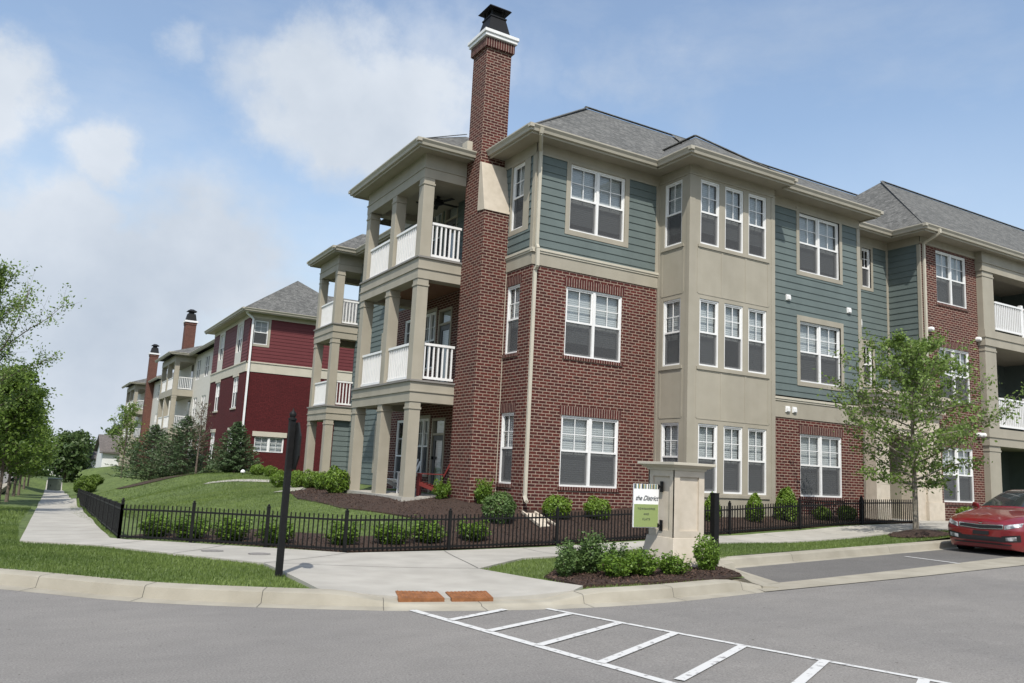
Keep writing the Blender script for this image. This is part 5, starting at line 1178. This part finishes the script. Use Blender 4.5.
# ------------------------------------------------------------------ red building and the ones beyond
def simple_windows(bld, w, us, zs, wd, **k):
    for u in us:
        for z0, z1 in zs: window(bld, w, u-wd/2, u+wd/2, z0, z1, **k)
def red_building():
    b = thing('apartment_building', (15,49,.7), 'dark red apartment building with grey hip roof and cream band across the lawn', 'apartment building')
    x0, y0, y1, x1 = 9.65, 44.45, 54.2, 25
    wf, wl = Wall('-Y', y0), Wall('-X', x0)
    fo = [(9.86,10.62,7.57,8.88),(10.43,12.0,1.85,2.63)]
    mb = MB(); flat(mb, wf, x0, x1, .2, 6.06, fo); mb.build('brick_wall', M['brick_red'], b)
    lo = [(c-.6,c+.6,z0,z1) for c in (46.7,51.6) for z0, z1 in ((1.3,2.9),(4.2,5.9),(7.3,8.85))]
    mb = MB(); flat(mb, wl, y0, y1, .2, 6.06, lo); mb.build('brick_wall', M['brick_red'], b)
    mb = MB(); laps(mb, wf, x0, x1, 6.6, 9.0, fo); mb.build('siding_wall', M['siding_red'], b)
    mb = MB(); laps(mb, wl, y0, y1, 6.6, 9.0, [(45.9,47.5,6.6,9.0),(50.8,52.4,6.6,9.0)]); mb.build('siding_wall', M['siding_red'], b)
    mb = MB(); flat(mb, wl, 45.9, 47.5, 6.6, 9.0, lo, .03); flat(mb, wl, 50.8, 52.4, 6.6, 9.0, lo, .03); mb.build('cream_panel', M['cream'], b)
    mb = MB(); wf.box(mb, x0-.02, x1, -.02, .03, 6.06, 6.55); wl.box(mb, y0, y1, -.02, .032, 6.06, 6.55); wf.box(mb, x0-.06, x1, -.02, .07, 6.55, 6.62); wl.box(mb, y0-.07, y1, -.02, .068, 6.55, 6.62); wf.box(mb, x0-.02, x1, -.02, .03, 9.0, 9.35); wl.box(mb, y0, y1, -.02, .032, 9.0, 9.35); mb.build('trim_band', M['trim_lt'], b)
    window(b, wf, *fo[0], 1, blind=.5, lod=0, trim=.12); pass
    window(b, wf, *fo[1], 2, blind=1, slider=True, half=False)
    mb = MB(); wf.box(mb, 10.30, 12.13, -.02, .06, 2.66, 2.92); mb.build('lintel', M['trim_lt'], b)
    for o in lo:
        window(b, wl, *o, 2, blind=1); 
        if o[2] < 6: mb = MB(); wl.box(mb, o[0]-.08, o[1]+.08, -.02, .05, o[3]+.01, o[3]+.2); wl.box(mb, o[0]-.05, o[1]+.05, -.02, .05, o[2]-.1, o[2]-.01); mb.build('lintel', M['trim_lt'], b)
    mb = MB(); flat(mb, Wall('-Y', y1), x0, x1, .2, 9.3); mb.build('brick_wall', M['brick_red'], b)
    mb = MB(); hip(mb, 9.15, 16.5, 43.95, 54.75, 9.40, .73, 'y'); hip(mb, 13, 25.5, 45.0, 54.6, 9.403, .52, 'x', '0'); mb.build('roof', M['shingle'], b)
    eaves(b, [(9.15,54.75),(9.15,43.95),(16.5,43.95)], 9.40, .5)
    mb = MB(); mb.face([(9.15,43.95,9.25),(25.5,43.95,9.25),(25.5,54.75,9.25),(9.15,54.75,9.25)]); mb.build('soffit', M['trim_lt'], b)
    mb = MB()
    for a, c in zip([(9.35,44.0,9.25),(9.35,44.2,9.15),(9.75,44.36,8.9),(9.75,44.36,6.7)],[(9.35,44.2,9.15),(9.75,44.36,8.9),(9.75,44.36,6.7),(9.75,44.34,.75)]): mb.bar(a, c, .1, .08, up=(0,-1,.01))
    mb.build('downspout', M['white'], b)
red_building()
def far_building(label, x, ya, yb, pa, pb, chim, dz, brickm, lowtop, cz=-.6):
    """ya..yb the block along the street, pa..pb its porch stack, chim the y of the chimney"""
    b = thing('apartment_building', (x+5,(ya+yb)/2,.5+dz), label, 'apartment building')
    wl, wf = Wall('-X', x), Wall('-Y', ya)
    zs = [(1.2+dz,2.9+dz),(4.2+dz,5.9+dz),(7.3+dz,8.9+dz)]
    us = [u for u in (ya+2, ya+5.5, ya+9, yb-2.5) if not (pa-1 < u < pb+1) and abs(u-chim) > 1.4]
    op = [(u-.8,u+.8,z0,z1) for u in us for z0, z1 in zs]
    mb = MB(); flat(mb, wl, ya, yb, -.6, lowtop, op); flat(mb, wf, x, x+12, -.6, lowtop); mb.build('brick_wall', M[brickm], b)
    mb = MB(); flat(mb, wl, ya, yb, lowtop, 9.3+dz, op); flat(mb, wf, x, x+12, lowtop, 9.3+dz); mb.build('cream_wall', M['cream'], b)
    for o in op: window(b, wl, *o, 2, lod=1)
    mb = MB(); wl.box(mb, ya-.03, yb, -.01, .06, lowtop-.15, lowtop+.25); wf.box(mb, x-.06, x+12, -.01, .06, lowtop-.15, lowtop+.25); mb.build('trim_band', M['trim'], b)
    mb = MB(); hip(mb, x-.55, x+12.5, ya-.55, yb+.55, 9.4+dz, .42, 'x' if yb-ya < 13 else 'y'); mb.build('roof', M['shingle'], b)
    eaves(b, [(x-.55,yb+.55),(x-.55,ya-.55),(x+12,ya-.55)], 9.4+dz, .5)
    px = x-1.5
    mb = MB(); hip(mb, px-.5, x+5, pa-.5, pb+.5, 9.4+dz, .40, 'x', '1'); mb.build('roof', M['shingle'], b)
    eaves(b, [(px-.5,pb+.5),(px-.5,pa-.5),(x+.5,pa-.5)], 9.4+dz, .5)
    ym = (pa+pb)/2
    for z0, z1 in ((.3+dz,3.0+dz),(3.5+dz,6.05+dz),(6.55+dz,8.75+dz)):
        for y in (pa, ym, pb-.35): column(b, px, y, z0, z1, .35)
    for z0, z1 in ((3.0+dz,3.5+dz),(6.05+dz,6.55+dz),(8.75+dz,9.25+dz)):
        mb = MB(); mb.box(px-.02,x,pa-.02,pb+.02,z0,z1); mb.build('beam', M['trim'], b)
        if z1 < 9+dz:
            railing(b, Wall('-Y',pa+.1), px+.35, x-.1, z1, 1.0, .14); railing(b, Wall('-X',px+.1), pa+.35, pb-.35, z1, 1.0, .14)
    mb = MB(); wl.box(mb, pa+.6, pa+1.6, -.02, .02, .4+dz, 2.7+dz); wl.box(mb, pa+.6, pa+1.6, -.02, .02, 3.6+dz, 5.8+dz); wl.box(mb, pa+.6, pa+1.6, -.02, .02, 6.6+dz, 8.7+dz); mb.build('balcony_door', M['dark_pane'], b)
    mb = MB(); mb.box(x-.72,x+.1,chim,chim+.95,cz,12.25+dz); mb.box(x-.76,x+.12,chim-.04,chim+.99,12.1+dz,12.3+dz); co = mb.build('chimney', M['brick_far'], b)
    mb = MB(); mb.box(x-.82,x+.2,chim-.1,chim+1.05,12.3+dz,12.45+dz); mb.build('cap', M['white'], co)
    mb = MB(); cx, cy = x-.31, chim+.475
    frus(mb, cx, cy, .40, .30, 12.5+dz, 13.05+dz); mb.box(cx-.2,cx+.2,cy-.2,cy+.2,13.05+dz,13.25+dz); frus(mb, cx, cy, .38, .34, 13.25+dz, 13.3+dz); frus(mb, cx, cy, .34, .12, 13.3+dz, 13.45+dz); mb.build('flue', M['flue'], co)
    mb = MB(); mb.bar((x-.1,ya+.2,9.2+dz),(x-.1,ya+.2,.2),.1,.1,up=(0,1,0)); mb.build('downspout', M['trim_lt'], b)
far_building('beige apartment building with stacked porches just beyond the dark red one', 10.9, 57.8, 78, 68.3, 75.6, 70.6, 0, 'brick_far', 3.4, 9.2)
far_building('farthest apartment building with cream walls and an orange brick chimney', 11.0, 87, 112, 96.3, 104.5, 93.2, -.45, 'brick_far', 3.2)
def white_house(label, x, y, w, d, z, hw, hr, door=True):
    b = thing('house', (x+w/2,y+d/2,z), label, 'house')
    mb = MB(); wf = Wall('-Y', y); op = [(x+2.2,x+3.2,z+.6,z+1.7)]
    flat(mb, wf, x, x+w, z-1, z+hw, op); flat(mb, Wall('-X', x), y, y+d, z-1, z+hw); mb.face([(x,y,z+hw),(x,y+d,z+hw),(x,y+d/2,z+hr-.05)]); mb.build('wall', M['white_siding'], b)
    window(b, wf, *op[0], 2, lod=1)
    mb = MB(); roof_faces(mb, [[(x-.4,y-.4,z+hw-.1),(x+w+.4,y-.4,z+hw-.1),(x+w+.4,y+d/2,z+hr),(x-.4,y+d/2,z+hr)],[(x+w+.4,y+d+.4,z+hw-.1),(x-.4,y+d+.4,z+hw-.1),(x-.4,y+d/2,z+hr),(x+w+.4,y+d/2,z+hr)]])
    mb.extrude([(x-.4,y-.4,z+hw-.12),(x+w+.4,y-.4,z+hw-.12),(x+w+.4,y-.4,z+hw-.28),(x-.4,y-.4,z+hw-.28)], (0,.05,0)); mb.build('roof', M['shingle_far'], b)
M['white_siding'] = mat('white_house_siding', (.62,.63,.62), .6, col2=(.66,.67,.66), nscale=2)
white_house('white house with a brown grey gable roof beyond the far bank', 8.1, 109, 9, 9, -.6, 2.1, 4.1)
white_house('low house roof showing left of the white house, partly behind trees', 2.2, 128, 7, 8, -1.8, 2.3, 4.0)
M['green_box'] = mat('green_cabinet_paint', (.09,.11,.085), .5)
def cabinet(x, y, w, d, h, label, m):
    z = hland(x,y); r = thing('utility_cabinet', (x,y,z), label, 'utility box')
    mb = MB(); mb.box(x-w/2,x+w/2,y-d/2,y+d/2,z-.05,z+h-.06); mb.build('case', M[m], r, bevel=.01)
    mb = MB(); mb.hexa([(x-w/2-.03,y-d/2-.03,z+h-.06),(x+w/2+.03,y-d/2-.03,z+h-.06),(x+w/2+.03,y+d/2+.03,z+h-.06),(x-w/2-.03,y+d/2+.03,z+h-.06),(x-w/2-.03,y-d/2-.03,z+h-.02),(x+w/2+.03,y-d/2-.03,z+h-.02),(x+w/2+.03,y+d/2+.03,z+h+.03),(x-w/2-.03,y+d/2+.03,z+h+.03)]); mb.build('lid', M[m], r)
    mb = MB(); mb.box(x-w*.3,x-w*.25,y-d/2-.02,y-d/2,z+h*.4,z+h*.55); mb.build('handle', M['black'], r)
cabinet(2.75, 86, 1.1, .9, 1.2, 'green utility cabinet at the far end of the sidewalk', 'green_box'); cabinet(7.9, 45.8, .55, .4, .9, 'grey utility box on the lawn beside the right spruce of the pair', 'green_box')

# ------------------------------------------------------------------ porch chairs
def adirondack(x, y, z, rz, m, label):
    r = thing('garden_chair', (0,0,0), label, 'chair')
    mb = MB()
    for i in range(6): mb.bar((-.24,-.28+i*.09,.36-.022*i),(.24,-.28+i*.09,.36-.022*i),.075,.018)
    mb.build('seat', m, r)
    mb = MB()
    for i in range(5): u = -.2+.1*i; mb.bar((u,.2,.22),(u*1.15,.52,.98-.06*abs(i-2)),.085,.018,up=(0,-1,.3))
    mb.bar((-.24,.30,.45),(.24,.30,.45),.02,.06); mb.build('backrest', m, r)
    for s in (-1,1):
        mb = MB(); mb.bar((s*.31,-.34,.55),(s*.31,.34,.55),.11,.02); mb.build('armrest', m, r)
        mb = MB(); mb.bar((s*.27,-.28,0),(s*.27,-.28,.54),.07,.025,up=(1,0,0)); mb.build('leg', m, r)
        mb = MB(); mb.bar((s*.26,-.32,.33),(s*.26,.5,.04),.025,.09); mb.build('leg', m, r)
    r.location = (x,y,z); r.rotation_euler = (0,0,rz)
M['red_paint'] = mat('red_chair_paint', (.13,.016,.013), .45)
adirondack(8.75, 20.6, .77, R_(-70), M['white'], 'white slatted garden chair on the columned porch')
adirondack(8.85, 18.85, .77, R_(-120), M['red_paint'], 'red slatted garden chair on the columned porch')
# small white lawn light
z = hland(8.6,38.2); r = thing('lawn_light', (8.6,38.2,z), 'small white lawn light in the grass below the single spruce', 'lawn light')
mb = MB(); mb.lathe([(.02,-.05),(.02,.1),(.06,.11)], (8.6,38.2,z), 8); mb.build('stem', M['black'], r)
mb = MB(); mb.lathe([(.10,.11),(.11,.16),(.07,.22),(.01,.25)], (8.6,38.2,z), 10); mb.build('shade', M['white'], r)

# ------------------------------------------------------------------ parked car
from mathutils.bvhtree import BVHTree
M['car_red'] = mat('red_car_paint', (.15,.004,.008), .28, coat=1.0, spec=.5)
M['car_glass'] = mat('car_glass', (.02,.025,.025), .04, spec=.8)
M['car_black'] = mat('car_black_plastic', (.012,.012,.013), .5)
M['chrome'] = mat('car_chrome', (.62,.63,.64), .18, metal=1)
M['lamp'] = mat('headlamp_lens', (.10,.105,.11), .08, col2=(.45,.46,.47), nscale=9, spec=.8, contrast=(.42,.58))
M['rubber'] = mat('tyre_rubber', (.015,.015,.015), .8)
M['rim'] = mat('alloy_rim', (.40,.41,.42), .3, metal=1)
def car(x, y, z, rz, scale, label):
    root = thing('parked_car', (0,0,0), label, 'car')
    # station: x, then half ring: (w,z) lower edge, widest, shoulder, roof/hood edge, then crown heights
    ST = [(-.02,(.30,.40),(.52,.52),(.50,.64),(.36,.70),.715),(.03,(.60,.24),(.70,.50),(.64,.66),(.46,.73),.755),(.16,(.76,.19),(.82,.50),(.77,.69),(.58,.765),.80),(.45,(.84,.18),(.90,.52),(.86,.77),(.68,.84),.875),(1.0,(.87,.18),(.915,.55),(.885,.86),(.74,.925),.965),(1.42,(.87,.18),(.915,.56),(.89,.91),(.755,.985),1.02),
        (1.50,(.87,.18),(.915,.56),(.89,.925),(.755,1.01),1.05),(2.0,(.87,.18),(.915,.57),(.89,.95),(.67,1.25),1.295),(2.38,(.87,.18),(.915,.57),(.89,.96),(.60,1.385),1.43),(2.9,(.87,.18),(.915,.57),(.89,.97),(.58,1.41),1.465),(3.45,(.87,.18),(.915,.58),(.885,.98),(.56,1.36),1.415),(4.0,(.86,.19),(.91,.60),(.87,.99),(.60,1.16),1.20),(4.15,(.86,.20),(.905,.60),(.865,.99),(.66,1.08),1.115),(4.5,(.83,.24),(.88,.62),(.83,.97),(.64,1.05),1.08),(4.72,(.72,.32),(.80,.62),(.74,.88),(.56,.98),1.0),(4.80,(.5,.42),(.6,.62),(.58,.80),(.45,.86),.87)]
    def ring(s):
        _, a, b, c, d, top = s; a = (a[0], a[1]-.055)
        return np.array([(0,a[1]),(a[0]*.8,a[1]),(a[0],a[1]+.03),b,(b[0]-.006,(b[1]+c[1])/2),c,((c[0]+d[0])/2+.008,(c[1]+d[1])/2),d,(d[0]*.72,d[1]+(top-d[1])*.55),(0,top)])
    R0 = np.array([ring(s) for s in ST]); X0 = np.array([s[0] for s in ST])
    def cr(A, t):      # Catmull-Rom along the first axis at parameter t
        n = len(A); i = int(min(max(math.floor(t),0),n-2)); f = t-i
        p0, p1, p2, p3 = A[max(i-1,0)], A[i], A[i+1], A[min(i+2,n-1)]
        return .5*((2*p1)+(-p0+p2)*f+(2*p0-5*p1+4*p2-p3)*f*f+(-p0+3*p1-3*p2+p3)*f**3)
    nu, nv = 5, 3
    TS = [i/nu for i in range((len(ST)-1)*nu+1)]; VS = [i/nv for i in range(9*nv+1)]
    G = np.zeros((len(TS), len(VS), 3))
    for i, t in enumerate(TS):
        rg = cr(R0, t); xx = cr(X0[:,None], t)[0]
        for j, v in enumerate(VS): w, h = cr(rg, v); G[i,j] = (xx, w, h)
    def region(t, v):
        if 6.0 < t < 8.0 and v > 7.0: return 'windshield'
        if 10.0 < t < 11.0 and v > 7.0: return 'rear_window'
        if 6.9 < t < 10.9 and 5.15 < v < 6.85: return 'side_glass'
        return 'body'
    parts = {}
    for rg, xx, fl in ((R0[0], X0[0], 1), (R0[-1], X0[-1], -1)):      # close nose and tail
        for j in range(len(VS)-1):
            w0, h0 = cr(rg, VS[j]); w1, h1 = cr(rg, VS[j+1])
            for s in (1,-1): q = [(xx,0,h0),(xx,w0*s,h0),(xx,w1*s,h1),(xx,0,h1)]; parts.setdefault('body', []).append(q[::s*fl])
    for i in range(len(TS)-1):
        for j in range(len(VS)-1):
            k = region((TS[i]+TS[i+1])/2, (VS[j]+VS[j+1])/2)
            for s in (1,-1):
                q = [G[i,j],G[i+1,j],G[i+1,j+1],G[i,j+1]]; q = [(p[0],p[1]*s,p[2]) for p in q]
                if s < 0: q = q[::-1]
                kk = k if k != 'side_glass' else (k, s)
                parts.setdefault(kk, []).append(q)
    bm_faces = []
    for k, fs in parts.items():
        mb = MB()
        for q in fs: mb.face(q, [(0,0)]*4); 
        nm = k if isinstance(k, str) else 'side_window'
        mb.build(nm, M['car_red'] if k == 'body' else M['car_glass'], root, smooth=True)
        bm_faces += fs
    vv = []; ff = []
    for q in bm_faces: ff.append(list(range(len(vv), len(vv)+4))); vv += q
    bvh = BVHTree.FromPolygons(vv, ff)
    def fx(yy, zz, off=.006):
        h = bvh.ray_cast(Vector((-2, yy, zz)), Vector((1,0,0))); return (h[0].x-off) if h[0] else None
    def patch(name, outline, m, off=.008, n=14, rows=5, smooth=True):
        """outline(u) -> (y, zlow, zhigh) for u in 0..1; the patch hugs the nose"""
        mb = MB(); P = []
        for i in range(n+1):
            yy, a, b = outline(i/n); P.append([ (fx(yy, a+(b-a)*j/rows, off), yy, a+(b-a)*j/rows) for j in range(rows+1)])
        for i in range(n):
            for j in range(rows):
                q = [P[i][j],P[i+1][j],P[i+1][j+1],P[i][j+1]]
                if all(p[0] is not None for p in q): mb.face(q, [(0,0)]*4)
        return mb.build(name, m, root, smooth=True) if mb.f else None
    L = lambda a, b, u: a+(b-a)*u
    g = patch('grille', lambda u: (L(-.47,.47,u), .545+.03*abs(2*u-1), .655-.012*(1-abs(2*u-1))+.01*abs(2*u-1)), M['chrome'], .008)
    patch('grille_mesh', lambda u: (L(-.44,.44,u), .560+.028*abs(2*u-1), .640-.012*(1-abs(2*u-1))+.01*abs(2*u-1)), M['car_black'], .016)
    for s in (-1,1):
        patch('headlight', lambda u: (s*L(.49,.775,u), .565+.075*u, .655+.065*u), M['lamp'], .008)
        patch('fog_lamp', lambda u: (s*L(.50,.70,u), .33+.02*u, .40+.03*u), M['lamp'], .016)
        patch('fog_recess', lambda u: (s*L(.42,.76,u), .30+.03*u, .42+.05*u), M['car_black'], .009)
    patch('lower_intake', lambda u: (L(-.42,.42,u), .30, .40), M['car_black'], .009)
    patch('number_plate', lambda u: (L(-.17,.17,u), .43, .51), M['car_black'], .02, 4, 2)
    patch('badge', lambda u: (L(-.05,.05,u), .672-.012*math.sin(math.pi*u), .672+.014*math.sin(math.pi*u)), M['chrome'], .014, 8, 2)
    patch('bumper_lip', lambda u: (L(-.60,.60,u), .235, .265), M['car_black'], .012)
    for s in (-1,1):
        mb = MB(); mb.hexa([(1.62,s*.90,.96),(1.74,s*.90,.96),(1.76,s*1.06,.98),(1.66,s*1.06,.98),(1.60,s*.90,1.08),(1.72,s*.90,1.08),(1.74,s*1.05,1.10),(1.66,s*1.05,1.10)]); mb.build('mirror', M['car_red'], root, bevel=.03, recalc=True)
        for wx in (.93, 3.72):
            mb = MB(); mb.lathe([(.36,.0),(.36,.012)], (wx, s*.905 if s > 0 else s*.905-.012, .33), 24, 'y'); mb.build('wheel_arch', M['car_black'], root)
            wh = MB(); y0 = s*.72; prof = [(.20,0),(.30,0),(.325,.03),(.325,.17),(.30,.20),(.21,.20)]
            wh.lathe([(r, d*s) for r, d in prof], (wx, y0, .325), 26, 'y'); wo = wh.build('wheel', M['rubber'], root, smooth=True, recalc=True)
            mb = MB(); mb.lathe([(.0,.16*s),(.05,.19*s),(.05,.17*s),(.20,.17*s),(.21,.195*s),(.215,.19*s)], (wx, y0, .325), 24, 'y')
            for k in range(10): a = k*math.pi/5; mb.bar((wx+.04*math.cos(a), y0+.188*s, .325+.04*math.sin(a)), (wx+.2*math.cos(a), y0+.188*s, .325+.2*math.sin(a)), .035, .02, up=(0,1,0))
            mb.build('rim', M['rim'], wo)
    root.location = (x,y,z); root.rotation_euler = (0,0,rz); root.scale = (scale,)*3
    return root
car(16.45, 9.40, .315, R_(2.5), .91, 'shiny red sedan parked nose first toward the crosswalk in the parking bay')
